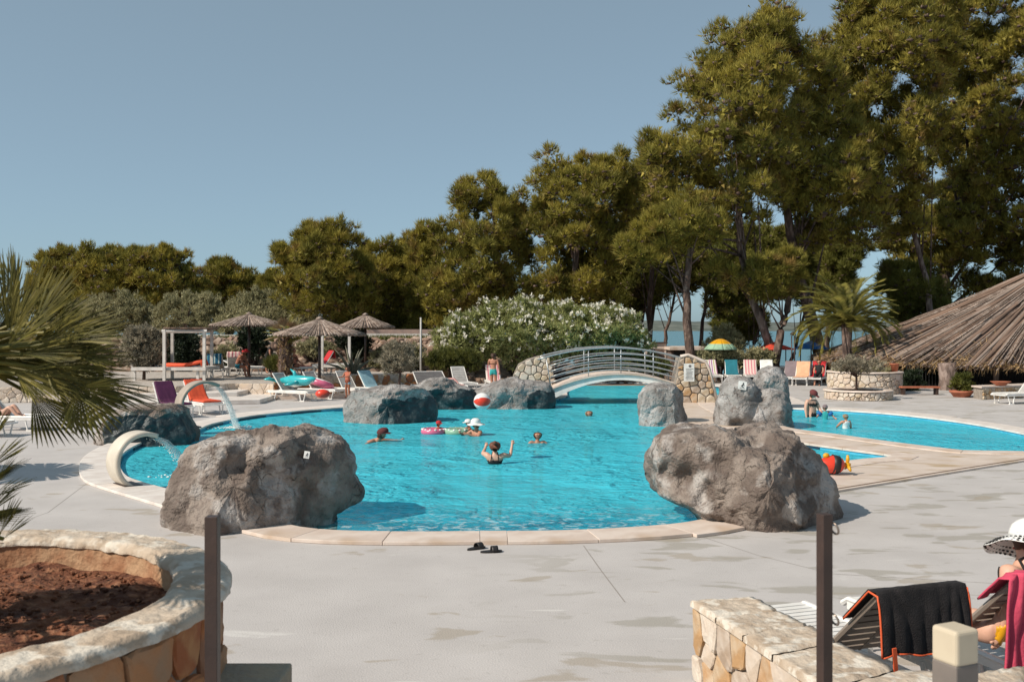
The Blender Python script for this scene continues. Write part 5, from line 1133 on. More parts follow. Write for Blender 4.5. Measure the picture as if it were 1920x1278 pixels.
# black towel with an orange border on the near lounger
A = radians(44); top = Vector((0, 1.18 + .78 * cos(A), .36 + .78 * sin(A)))
def bt(u, v):
    x = (u - .5) * .70; s = v * .78 - .36
    if s < 0: y = top.y + s * cos(A) - .02; z = top.z + s * sin(A) + .03
    else: y = top.y + .045 + .05 * (1 - math.exp(-s * 8)); z = top.z + .035 - s * (.98) + .02 * sin(u * 3)
    fold = .022 * sin(u * 23 + 1.5 * sin(u * 5)) * min(1, max(0, s * 4)) + .02 * noise.noise(Vector((u * 6, v * 2, 3)))
    return Vector((x, y + abs(fold), z + .02 * min(1, max(0, s * 3)) * sin(u * 9)))
mb = MB(); mb.sheet(bt, 60, 40); o = mb.build('towel', m_blackc, None, True); o.matrix_world = MN; solid(o, .012, 1); tag(o, 'black towel with a thin orange border hung over the near lounger back', 'towel')
m_orb = col('orange_border', (.75, .12, .04), .8)
mb = MB(); mb.tube([bt(i / 30, 1.0) + Vector((0, .012, 0)) for i in range(31)], .007, 5); mb.tube([bt(0, i / 20) + Vector((-.006, .012, 0)) for i in range(21)], .007, 5); mb.tube([bt(1, i / 20) + Vector((.006, .012, 0)) for i in range(21)], .007, 5)
mb.build('border', m_orb, o, True)
mb = MB(); mb.box((-.0, 0, 0), (.03, .01, .2)); q = mb.build('label_strap', m_orb, o); q.location = (bt(.88, .97) + Vector((.0, .03, -.08))); q.rotation_euler = (0, .08, 0)
def pt(u, v):
    x = -.36 + .34 * u - .02 * v ; s = v * 1.25 - .3
    if s < 0: y = top.y + s * cos(A) - .03; z = top.z + s * sin(A) + .04
    else: y = top.y + .05 + .03 * s; z = top.z + .05 - s * .78
    f_ = .03 * sin(u * 12 + v * 2) + .02 * noise.noise(Vector((u * 5, v * 5, 8))); return Vector((-x + .10 * v, y + abs(f_), z + .05 * sin(u * 3) * (1 - v)))
mb = MB(); mb.sheet(pt, 30, 40)
o = mb.build('towel', m_pink, None, True); o.matrix_world = MN2; solid(o, .014, 1); tag(o, 'crumpled pink towel hanging down the nearest lounger at the right edge', 'towel')

# floats, ball and toys
def dolphin():
    t = thing('dolphin_float', 'shiny turquoise inflatable dolphin lying on a white lounger', 'pool float', MA @ Vector((0, .85, .55)), radians(62) + radians(-90) + pi)
    mb = MB(); pts = [(-.95, .02), (-.8, .1), (-.55, .17), (-.2, .2), (.15, .19), (.5, .13), (.8, .07), (.95, .04)]
    mb.tube([(x, 0, .12 + .20 * (1 - ((x) / .95) ** 2) * .3 + (.28 if x < -.5 else 0) * (abs(x) - .5) * 1.2) for x, r in pts], [r for x, r in pts], 14); mb.build('body', m_float, t, True)
    mb = MB(); mb.tube([(-.05, 0, .3), (.05, 0, .48), (.22, 0, .58)], [.1, .06, .015], 8); mb.build('dorsal_fin', m_float, t, True)
    for s in (-1, 1): mb = MB(); mb.tube([(-.25, s * .15, .12), (-.1, s * .4, .06), (.05, s * .52, .04)], [.08, .06, .02], 8); mb.build('side_fin', m_float, t, True)
    mb = MB(); mb.tube([(.9, 0, .15), (1.05, .22, .22), (1.15, .36, .2)], [.06, .07, .02], 8); mb.tube([(.9, 0, .15), (1.05, -.22, .22), (1.15, -.36, .2)], [.06, .07, .02], 8); mb.build('tail', m_float, t, True)
    mb = MB(); mb.tube([(-.85, 0, .17), (-.5, 0, .12), (0, 0, .06), (.5, 0, .08)], [.05, .1, .13, .08], 10); mb.build('pale_belly', m_vwhite, t, True)
dolphin()
t = thing('ring_float', 'pink and white inflatable ring leaning on a lounger beside the dolphin', 'pool float', MBm @ Vector((0, .95, .52)), .5)
MB().torus((0, 0, 0), .34, .14, 24, 10, Matrix.Rotation(.35, 3, 'Y')).build('ring', m_vpink, t, True); MB().torus((0, 0, .05), .31, .115, 24, 10, Matrix.Rotation(.35, 3, 'Y')).build('white_top', m_vwhite, t, True)
tag(MB().ell((0, 0, 0), (.24, .2, .15), 16, 10).build('beanbag_float', m_vred, None, True, loc=None), 'round red float at the foot of the pink float lounger', 'pool float').location = P(605, 738, .52)
t = thing('orange_float', 'orange air mattress curled on the white daybed under the gazebo', 'air mattress', Q(350, 686, 39.8)); m2 = MB()
for k in range(5): m2.tube([(-.7, -.3 + k * .15, .06), (0, -.3 + k * .15, .03), (.45, -.3 + k * .15, .14), (.68, -.3 + k * .15, .2), (.72, -.3 + k * .15, .02)], .075, 8)
m2.build('air_chambers', m_orange, t, True)
t = thing('mint_float', 'green and blue inflatable boat behind the middle of the bridge', 'pool float', P(1132, 700, 0) + Vector((0, 0, .55))); MB().torus((0, 0, 0), .5, .2, 24, 10, Matrix.Rotation(1.2, 3, 'X') @ Matrix.Diagonal((1.35, 1, 1))).build('tube_ring', m_green2, t, True); MB().ell((0, .1, -.1), (.6, .1, .3), 14, 8).build('blue_floor', m_lblue, t, True)
ball = thing('beach_ball', 'red and white beach ball flying above the swimmers', 'ball', Q(904, 752, 20.0)); rb = .172
for k in range(6):
    mb = MB(); mb.sheet(lambda u, v: Vector((cos((k + u) * pi / 3) * sin(pi * v), sin((k + u) * pi / 3) * sin(pi * v), cos(pi * v))) * rb, 6, 14); q = mb.build('panel', (m_vred, m_vwhite)[k % 2] if k != 1 else m_float, ball, True); q.rotation_euler = (0, pi / 2, .15)
def toyplane():
    t = thing('plane_float', 'red inflatable toy plane with yellow propeller on the marble beside the big boulder', 'pool toy', P(1562, 889, .036), radians(0))
    mb = MB(); mb.tube([(-.32, 0, .13), (-.2, 0, .16), (0, 0, .175), (.14, 0, .16), (.2, 0, .14)], [.04, .12, .165, .13, .05], 14); mb.build('body', m_vred, t, True)
    MB().tube([(-.02, 0, .185), (.10, 0, .17)], [.172, .158], 14).build('black_window', m_black, t, True)
    for a in (90, 210, 330):
        mb = MB(); mb.tube([(.25, 0, .17), (.26, .09 * cos(radians(a)), .17 + .09 * sin(radians(a))), (.26, .17 * cos(radians(a)), .17 + .17 * sin(radians(a)))], [.02, .035, .02], 8); mb.build('propeller_blade', m_yell, t, True)
    MB().ell((.25, 0, .17), (.07, .045, .045), 10, 8).build('nose', m_yell, t, True); MB().ell((-.12, 0, .33), (.06, .05, .05), 10, 8).build('yellow_knob', m_yell, t, True)
toyplane()
def slipper(label, c, rz):
    t = thing('slipper', label, 'slipper', c, rz, 'black rubber slippers on the deck'); n = 10
    out = [(.13 * cos(a), (.046 + .008 * cos(a)) * sin(a)) for a in [2 * pi * i / 20 for i in range(20)]]
    bevel(MB().prism(out, 0, .022).build('sole', m_black, t), .005)
    mb = MB(); mb.sheet(lambda u, v: (.0 + .075 * v, -.052 * cos(pi * u), .018 + .052 * sin(pi * u)), 12, 3); o = mb.build('strap', m_black, t, True); solid(o, .006)
slipper('left black rubber slipper in front of the pool coping', P(893, 1029), radians(38)); slipper('right black rubber slipper in front of the pool coping', P(921, 1035), radians(14))

# ------------------------------------------------------------------ posts, pier, bollard lamp in front
def chain(parent, pts, r=.012):
    for k in range(len(pts) - 1):
        a, b = Vector(pts[k]), Vector(pts[k + 1]); c = (a + b) / 2; q = (b - a).to_track_quat('X', 'Z').to_matrix()
        if k % 2: q = q @ Matrix.Rotation(pi / 2, 3, 'X')
        MB().torus(c, r, r * .28, 10, 5, q @ Matrix.Diagonal((1.45, .9, 1))).build('chain_link', m_brown, parent, True, True)
fp1 = thing('fence_post', 'square brown metal post in front of the round planter', 'post', ((398.5 - 960) / F * 3.62, 3.62, 1.0))
bevel(MB().box((0, 0, .455), (.046, .046, .93)).build('shaft', m_brown, fp1), .002, 1)
fp2 = thing('fence_post', 'square brown metal post with two rings in front of the low wall', 'post', ((1546 - 960) / F * 3.62, 3.62, 1.0)); fp2.rotation_euler = (0, 0, .35)
bevel(MB().box((0, 0, .463), (.042, .042, .93)).build('shaft', m_brown, fp2), .002, 1)
for z in (.875, .545): MB().torus((.034, -.012, z), .022, .004, 20, 6, Matrix.Rotation(1.25, 3, 'Y')).build('ring', mat('ring_metal', (.30, .24, .20), None, rough=.35, metal=.7), fp2, True)
pr = thing('stone_pier', 'low pale stone block at the bottom of the planter with a rusty chain', 'stone block', (-1.12, 4.27, 0))
bevel(MB().box((-.02, 0, .56), (.33, .3, 1.12)).build('block', mat('pier_stone', (.30, .26, .20), (.36, .29, .2), 8, .8, .5, 40), pr), .01)
chain(pr, [(-1.26 + .035 * k, 4.105 - .002 * k, 1.11 - .03 * k + .0 * k) for k in range(9)]); chain(pr, [(-.985 - .03 * k, 4.11, 1.10 - .018 * k) for k in range(11)])
lp = thing('bollard_lamp', 'square bollard lamp with cream diffuser top beside the low wall', 'lamp', ((1791 - 960) / F * 3.5, 3.5, 1.0)); lp.rotation_euler = (0, 0, .42)
bevel(MB().box((0, 0, .218), (.108, .108, .436)).build('base', mat('lamp_base', (.20, .17, .15), (.17, .145, .13), 6, .5), lp), .006)
bevel(MB().box((0, 0, .493), (.112, .112, .125)).build('diffuser', mat('lamp_diffuser', (.56, .48, .36), (.52, .44, .33), 6, .45), lp), .014, 3)

# ------------------------------------------------------------------ reed parasols and the big roof
def reed_parasol(label, c, R, ze, za, z0, seed, n=110):
    t = thing('reed_parasol', label, 'parasol', (c[0], c[1], z0), 0, 'grey reed parasols on dark poles'); rs = random.Random(seed)
    MB().tube([(0, 0, 0), (0, 0, za - z0 - .05)], .06, 8).build('pole', m_brown, t, True)
    mb = MB()
    for k in range(n):
        a = 2 * pi * k / n + rs.uniform(-.01, .01); d = Vector((cos(a), sin(a), 0)); rr_ = R * rs.uniform(.96, 1.04); pts = []
        for s in (0, .25, .5, .75, 1.0): pts.append(d * rr_ * s + Vector((0, 0, (za - z0) - (za - ze) * (s ** .93) + rs.uniform(-.012, .012) + (.02 if k % 2 else -.015) * s)))
        mb.tube(pts, [.012, .03, .035, .04, .045], 4)
    mb.build('reed_thatch', m_reed, t, True); MB().lathe([(.16, -.04), (.12, .03), (.04, .07), (0.001, .09)], 12, (0, 0, za - z0)).build('cap', m_reed, t, True)
    mb = MB()
    for k in range(8): a = k * pi / 4; mb.tube([(0, 0, za - z0 - .5), (cos(a) * R * .8, sin(a) * R * .8, ze - z0 + .08)], .018, 4)
    mb.build('struts', m_brown, t)
    return t
reed_parasol('leftmost reed parasol above the dark ivy bush on the terrace', (Q(467, 0, 43).x, 43), 1.62, 2.72, 3.24, ZT, 1)
reed_parasol('middle and widest reed parasol standing on the deck by the loungers', (Q(599, 0, 39.2).x, 39.2), 1.74, 2.35, 3.0, 0, 2, 130)
reed_parasol('rightmost reed parasol in front of the flat roofed building', (Q(685, 0, 49).x, 49), 1.42, 2.64, 3.3, gz(Q(685, 0, 49).x, 49), 3)
reed_parasol('brown reed parasol half hidden in the flowering oleander', (Q(848, 0, 49.5).x, 49.5), 1.2, 2.35, 2.7, 0, 4, 70)
reed_parasol('reed parasol just outside the left edge whose round shadow lies on the deck', (-11.3, 16.7), 1.35, 2.25, 2.75, 0, 7, 70)
RX, RY, RR, RZE, RZA = 27.9, 50, 12.0, 1.0, 6.1
rf = thing('reed_roof', 'huge low conical reed roof over the bar at the right edge', 'thatched roof', (RX, RY, -1.6)); rs = random.Random(12)
def rz_(s): return RZA - (RZA - RZE) * (s ** .86)
proto = MB(); prt = random.Random(5)
proto.tube([(0, 0, 0), (.25, 0, .006), (.5, 0, .01), (.75, 0, .006), (1, 0, 0)], [.5, .8, 1, .95, .8], 7); 
pm = [bpy.data.meshes.new('reed_bundle') for _ in range(2)]
for q, m_ in zip(pm, (m_reed, m_reedd)): q.from_pydata(proto.v, [], proto.f); q.materials.append(m_); q.polygons.foreach_set('use_smooth', [True] * len(proto.f)); q.update()
def place_bundle(a, s0, s1, lift, r, k, da=0):
    p0 = Vector((cos(a) * RR * s0, sin(a) * RR * s0, rz_(s0) + 1.6 + lift)); p1 = Vector((cos(a + da) * RR * s1, sin(a + da) * RR * s1, rz_(s1) + 1.6 + lift * .8)); d = p1 - p0
    o = link('reed_bundle', pm[k], rf); X = d.normalized(); Y = Vector((0, 0, 1)).cross(X).normalized(); Z = X.cross(Y)
    o.matrix_basis = Matrix.Translation(p0) @ Matrix((X * d.length, Y * r, Z * r)).transposed().to_4x4()
for k in range(280):
    a = pi + .62 * (rs.random() - .5) * 3.1; s0 = rs.choice((.02, .3, .45, .6)); s1 = min(1.02, s0 + rs.uniform(.35, .6)) if s0 < .4 else rs.uniform(.92, 1.03)
    place_bundle(a, s0, s1, rs.uniform(.02, .26), rs.uniform(.04, .10), 0 if rs.random() < .5 else 1, rs.uniform(-.03, .03))
# ridges where sections of the roof overlap
mb = MB(); mb2 = MB()
for k in range(3800):
    a = rs.uniform(0, 2 * pi) if k % 5 == 0 else pi + rs.uniform(-1.35, 1.2); s0 = rs.choice((.02, .25, .5, .65)); s1 = min(1.03, s0 + rs.uniform(.3, .45)) ; lf = rs.uniform(0, .14) + .22 * max(0, sin(a * 17 + s0 * 3))
    pts = [(cos(a + rs.uniform(-.003, .003)) * RR * s, sin(a) * RR * s, rz_(s) + 1.6 + lf + rs.uniform(-.02, .02)) for s in (s0, (s0 + s1) / 2, s1)]
    (mb if k % 3 else mb2).tube(pts, [.02, .028, .024], 4, False)
struct(mb.build('loose_reeds', m_reed, rf, True), 'stuff'); struct(mb2.build('brown_reeds', m_reedd, rf, True), 'stuff')
MB().lathe([(RR * s, rz_(s) + 1.6 - .06) for s in (1, .8, .6, .4, .2, .01)], 64, caps=False).build('under_thatch', m_reedd, rf, True)
c = []; 
for _ in range(9000):
    a = pi + rs.uniform(-1.2, 1.2); s = 1.0 + rs.uniform(-.06, .02) if rs.random() < .55 else rs.uniform(.72, 1.0); c.append((cos(a) * RR * s, sin(a) * RR * s, rz_(min(s, 1)) + 1.6 + .1))
c = np.array(c); V, Fc = blades3(c, unit(rg.normal(size=c.shape) * .6 + np.stack([np.sign(c[:, 0]) * .5, c[:, 1] * 0, -.5 + c[:, 0] * 0], 1)), .42, .03, rg); struct(npmesh('straw_fringe', V, Fc, m_grass, rf, False), 'stuff')
mb = MB()
for a in [pi + q for q in (-1.2, -.8, -.4, 0, .4, .8, 1.2)]:
    MB().tube([(cos(a) * RR * .86, sin(a) * RR * .86, 0), (cos(a) * RR * .86, sin(a) * RR * .86, rz_(.86) + 1.5)], .13, 8).build('support_post', m_barkl, rf, True)
# bar counter and dark wall below
mb = MB(); bar = thing('bar_counter', 'dark bar counter and back wall in the shade of the big reed roof', 'bar', (RX - 1, RY + 2, -1.6))
MB().box((-3, 3, 1.1), (13, .3, 2.2)).build('back_wall', m_brown, bar); MB().box((-3, -2, .55), (9, .7, 1.1)).build('counter', m_bark, bar)
tp_ = thing('support_trunk', 'rough pale tree trunk holding up the near edge of the reed roof', 'post', (Q(1776, 0, 42.3).x, 42.3, -.4))
MB().tube([(0, 0, 0), (.05, 0, .8), (0, 0, 1.55)], [.42, .36, .38], 12).build('trunk', m_barkl, tp_, True)
# black railing at the deck edge
rl = thing('black_railing', 'thin black metal railing under the edge of the big reed roof', 'railing', (Q(1810, 0, 43.4).x, 43.4, -.1))
x0, x1 = Q(1700, 0, 43.4).x, Q(1960, 0, 43.4).x
for z in (.08, 1.0): MB().tube([(x0, 43.4, z), (x1, 43.4, z)], .02, 4).build('rail', m_black, rl, False, True)
for k in range(int((x1 - x0) / .14)): MB().tube([(x0 + k * .14, 43.4, 0), (x0 + k * .14, 43.4, 1.0)], .011, 4).build('baluster', m_black, rl, False, True)
# round planters on the right
def rplanter(label, c, R, h, n, seed):
    t = thing('round_planter', label, 'planter', (c[0], c[1], 0), 0, 'round cream stone planters on the right')
    MB().lathe([(R - .04, 0), (R - .04, h - .04)], 48, (c[0], c[1], 0), caps=False).build('wall_core', m_mort, t, True, True)
    stones(t, cylmap(c[0], c[1], R - .04, radians(-200)), (R - .04) * radians(225), h - .06, n, PSTONES + [STONES[1]], seed, .014, .05)
    rough_ring(c[0], c[1], R - .25, R + .05, h - .05, h, 70, 3, amp=.008).build('rim', m_cop, t, True, True)
    MB().lathe([(R - .2, h - .1), (.01, h - .06)], 32, (c[0], c[1], 0), caps=False).build('soil', m_soil, t, True, True); return t
c1 = (Q(1609, 0, 36.9).x, 36.9); rplanter('lower round stone planter in front with the small crooked tree', c1, 1.2, .36, 46, 61)
c2 = (Q(1621, 0, 40.6).x, 40.6); rplanter('taller round stone planter behind the lower one', c2, 1.45, .88, 80, 62)
shrub('small crooked olive tree growing from the lower round planter', [(1560,690),(1575,676),(1605,672),(1640,676),(1660,688),(1630,700),(1590,700)], 37, 131, m_silver, 'olive_tree', 'tree', r=.25, tufts=40, ln=.12, wd=.03, dens=.9, tmax=.7, trunk=True, tr=.05, basez=.3)
shrub('low planting on top of the taller round planter', [(1560,702),(1570,692),(1620,690),(1670,693),(1680,702),(1620,706)], 40.6, 132, m_olive, 'low_shrub', 'plant', r=.2, tufts=40, ln=.12, wd=.03, dens=1, tmax=.8, basez=.8)
shrub('pink flowered shrub between the taller planter and the bench', [(1690,730),(1692,705),(1705,692),(1722,700),(1728,722),(1715,735)], 42, 133, m_hedge, 'low_shrub', 'bush', r=.22, tufts=60, ln=.1, wd=.04, dens=1.3, tmax=.5, basez=0)
pt_ = thing('clay_pot', 'small red clay pot on the rim of the taller round planter', 'flower pot', (Q(1683, 0, 40.4).x - .2, 40.2, .88)); MB().lathe([(.12, 0), (.16, .26), (.19, .28), (.19, .32), (.15, .32)], 16).build('pot', m_terra, pt_, True)
pp = thing('potted_plant', 'bushy bright green plant in a wide terracotta pot near the railing', 'potted plant', gp(1803, 744)); MB().lathe([(.28, 0), (.40, .16), (.44, .18), (.44, .25), (.38, .25), (.36, .2), (.01, .2)], 20).build('pot', m_terra, pp, True)
cc = pine_crown(np.array([[.0, 0, .5], [-.25, 0, .42], [.25, .05, .45], [0, -.2, .4], [0, .2, .62], [.1, .0, .72]]), .27, 130, np.random.RandomState(5), .13, .05, 4, .8); npmesh('foliage', cc[0], cc[1], m_bush, pp, False)
bn = thing('stone_bench', 'low stone bench wall at the right edge with cream cap', 'stone wall', gp(1880, 748)); q0 = P(1842, 749); q1 = P(2000, 741)
MB().prism([(q0.x, q0.y), (q1.x, q1.y), (q1.x, q1.y + .7), (q0.x, q0.y + .7)], 0, .42).build('wall_core', m_mort, bn, False, True); stones(bn, flatmap((q0.x, q0.y, 0), (q1.x, q1.y, 0)), (q1 - q0).length, .42, 40, STONES, 64, .012, .04)
MB().prism([(q0.x - .06, q0.y - .08), (q1.x, q1.y - .08), (q1.x, q1.y + .75), (q0.x - .06, q0.y + .75)], .425, .48).build('cap', m_cop, bn, False, True)
bw = thing('clay_bowl', 'wide shallow terracotta bowl on the stone bench', 'bowl', (P(1884, 748).x, P(1884, 748).y + .3, .48)); MB().lathe([(.14, 0), (.34, .14), (.37, .16), (.33, .16), (.05, .03)], 20).build('bowl', m_terra, bw, True)
wb = thing('wooden_bench', 'low red-brown wooden bench between the planter and the tree trunk', 'bench', gp(1732, 741)); 
MB().box((0, .4, .3), (1.5, .35, .06)).build('seat', m_terra, wb)
for s in (-.65, .65): MB().box((s, .4, .135), (.08, .3, .27)).build('leg', m_brown, wb)

# ------------------------------------------------------------------ daybeds, building, background furniture
def daybed(label, posts, plat, d, ztop, z0):
    t = thing('daybed', label, 'daybed', (Q(posts[1][0], 0, d).x, d, z0)); pp_ = []
    for px_, dd in posts: x = Q(px_, 0, dd).x; pp_.append((x, dd)); MB().box((x, dd, (z0 + ztop) / 2), (.11, .11, ztop - z0)).build('post', m_offw, t, False, True)
    x0, x1 = Q(plat[0], 0, d).x, Q(plat[1], 0, d).x; MB().box(((x0 + x1) / 2, d + .9, z0 + .47), (x1 - x0, 1.9, .12)).build('platform', m_offw, t, False, True)
    for x in (x0 + .07, x1 - .35): MB().box((x, d + .1, z0 + .21), (.1, .1, .42)).build('leg', m_offw, t, False, True)
    return t, pp_
t, pp_ = daybed('white wooden four-post daybed with the orange air mattress', [(308, 39), (383, 39.2), (323, 41.2), (397, 41.4)], (247, 386), 39.1, 2.55, ZT)
MB().tube([(pp_[0][0] - .1, 39, 2.5), (pp_[1][0] + .1, 39.2, 2.5)], .07, 4).build('beam', m_offw, t, False, True); MB().tube([(pp_[2][0], 41.2, 2.5), (pp_[3][0], 41.4, 2.5)], .07, 4).build('beam', m_offw, t, False, True)
mb = MB()
for k in range(24): mb.tube([(pp_[0][0] + .06 * k, 38.95, 2.62), (pp_[0][0] + .06 * k, 41.5, 2.6)], .035, 4)
mb.build('reed_cover', m_reedd, t, True, True); MB().box((Q(248, 0, 40).x, 40, 1.05), (.1, .1, 1.0)).build('post', m_offw, t, False, True)
t, _ = daybed('white wooden daybed posts behind the middle reed parasol', [(546, 43), (604, 43), (655, 43.5)], (585, 652), 43, 2.6, .52)
hs_ = thing('flat_roofed_building', 'long low flat roofed building with white fascia above the rocky bank', 'building', (Q(600, 0, 60).x, 60, 1.8))
xa, xb = Q(300, 0, 59).x, Q(545, 0, 59).x; xc, xd = Q(535, 0, 58).x, Q(868, 0, 58).x
MB().box(((xa + xb) / 2, 62, 1.85), (xb - xa, 5, .5)).build('wall', m_brown, hs_, False, True); MB().box(((xa + xb) / 2, 61.4, 2.15), (xb - xa, 6.4, .14)).build('fascia', m_offw, hs_, False, True)
MB().box(((xc + xd) / 2, 61.5, 1.6), (xd - xc, 5, 1.0)).build('wall', mat('render_brown', (.20, .14, .11), (.16, .11, .09), 2, .9), hs_, False, True)
MB().box(((xc + xd) / 2, 60.6, 2.2), (xd - xc, 6.4, .22)).build('fascia', m_offw, hs_, False, True); MB().box(((xc + xd) / 2 + .4, 61, 2.44), (xd - xc - 1, 5.4, .24)).build('roof', mat('roof_sheet', (.27, .19, .16), (.22, .16, .14), 3, .8), hs_, False, True)
for k in range(6): MB().box((xc + 1.2 + k * 1.5, 58.98, 1.75), (.8, .06, .45)).build('window', m_black, hs_, False, True)
rw = thing('white_rail_fence', 'leaning white rails behind the leftmost reed parasol', 'fence', (Q(420, 0, 57).x, 57, 2))
for (a, b) in (((385, 632), (470, 630)), ((405, 640), (412, 628)), ((440, 642), (448, 628)), ((300, 628), (340, 628))): MB().tube([Q(*a, 57), Q(*b, 57)], .05, 4).build('rail', m_offw, rw, False, True)
pl_ = thing('flag_pole', 'slim grey metal pole left of the oleander', 'pole', (Q(789, 0, 44).x, 44, 0)); MB().tube([(0, 0, 0), (0, 0, CH + (616 - 595) * 44 / F)], [.05, .04], 8).build('mast', m_greyp, pl_, True)
ht = thing('beach_hut', 'low brown hut with a pale roof edge and a dark opening behind the bridge', 'hut', (Q(1290, 0, 53).x, 53, -.05)); xa, xb = Q(1256, 0, 53).x, Q(1330, 0, 53).x
MB().box(((xa + xb) / 2, 54.5, .7), (xb - xa - .2, 2.6, 1.5)).build('wall', mat('hut_brown', (.16, .11, .09), (.13, .09, .075), 3, .9), ht, False, True); MB().box(((xa + xb) / 2, 54.4, 1.55), (xb - xa + .1, 3.3, .16)).build('roof', m_cop, ht, False, True); MB().box(((xa + xb) / 2 - .1, 53.18, 1.15), (xb - xa - .7, .06, .45)).build('opening', m_black, ht, False, True)
bp_ = thing('brick_pier', 'small brown brick pier between the oleander and the hut', 'brick pier', (Q(1229, 0, 50).x, 50, 0)); MB().box((0, 0, .8), (.78, .6, 1.6)).build('core', m_mort, bp_)
for r in range(20):
    for k in range(4):
        x = -.40 + .2 * k + (.1 if r % 2 else 0)
        if x < .4: MB().box((min(x + .1, .36), -.31, .04 + r * .078), (.185, .04, .064)).build('brick', mat('brick_brown', (.22, .12, .08), (.15, .085, .06), 6, .85), bp_)
sh = thing('beige_shed', 'small beige shed beside the top of the oleander', 'shed', (Q(1228, 0, 55).x, 55, 0)); MB().box((0, 0, .9), (1.1, 1, 1.8)).build('wall', m_cop, sh); MB().box((0, 0, 1.83), (1.25, 1.2, .06)).build('roof', m_brown, sh)
def parasol(name, label, px_, d, wpx, ye, ya, mts, nseg=8, dome=True, z0=-.05, square=False):
    x = Q(px_, 0, d).x; R = wpx / 2 * d / F; ze = CH - (ye - HOR) * d / F; za = CH - (ya - HOR) * d / F; t = thing(name, label, 'parasol', (x, d, z0)); n = 4 if square else nseg
    for k in range(n):
        a0 = 2 * pi * k / n + (pi / 4 if square else .3); a1 = 2 * pi * (k + 1) / n + (pi / 4 if square else .3); Rr = R * (1.3 if square else 1)
        def fn(u, v):
            a = a0 + (a1 - a0) * u
            if square: q = Vector((cos(a0), sin(a0), 0)).lerp(Vector((cos(a1), sin(a1), 0)), u) * Rr * v
            else: q = Vector((cos(a), sin(a), 0)) * Rr * v
            return q + Vector((0, 0, (za - z0) - (za - ze) * (v ** (1.8 if dome else 1.05))))
        mb = MB(); mb.sheet(fn, 5, 6); m_ = mts if not isinstance(mts, tuple) else mts[0]
        if isinstance(mts, tuple):
            for i in range(len(mb.f)): mb.m[i] = 0 if i < 20 else 1
        o = mb.build('canopy_panel', list(mts) if isinstance(mts, tuple) else mts, t, True); solid(o, .01)
    MB().tube([(0, 0, 0), (0, 0, za - z0)], .035, 6).build('pole', m_offw, t, True)
    if square or name == 'blue_parasol':
        for q in range(4): a = pi / 4 + q * pi / 2; MB().tube([(cos(a) * R * 1.2, sin(a) * R * 1.2, 0), (cos(a) * R * 1.2, sin(a) * R * 1.2, ze - z0)], .03, 5).build('leg', m_brown, t, True)
    return t
parasol('beach_parasol', 'domed yellow and pale green beach parasol behind the right row of loungers', 1351, 50, 62, 655, 635, (m_yell, col('sage_cloth', (.30, .46, .32), .8)), 10)
parasol('red_canopy', 'flat red parasol canopy between the pine trunks', 1452, 52, 70, 655, 641, m_rcan, dome=False, square=True)
parasol('blue_parasol', 'blue parasol with pale rim left of the date palm', 1521, 54, 66, 654, 638, (m_blue, m_blue), 6, False)
sl_ = thing('street_lamp', 'dark double headed lamp post between the red and the blue parasol', 'street lamp', (Q(1487, 0, 50).x, 50, -.05)); 
for s in (-.07, .07): MB().tube([(s, 0, 0), (s, 0, 2.3)], .03, 6).build('post', m_brown, sl_, True)
MB().lathe([(.02, 2.3), (.16, 2.36), (.1, 2.46), (.01, 2.5)], 10).build('lamp_head', m_brown, sl_, True); 
jb = thing('stone_jetty', 'pale stone pier wall by the sea behind the parasols', 'jetty', (Q(1500, 0, 66).x, 66, -1)); MB().box((0, 0, .3), (9, 3, 1.6)).build('wall', m_copw, jb)
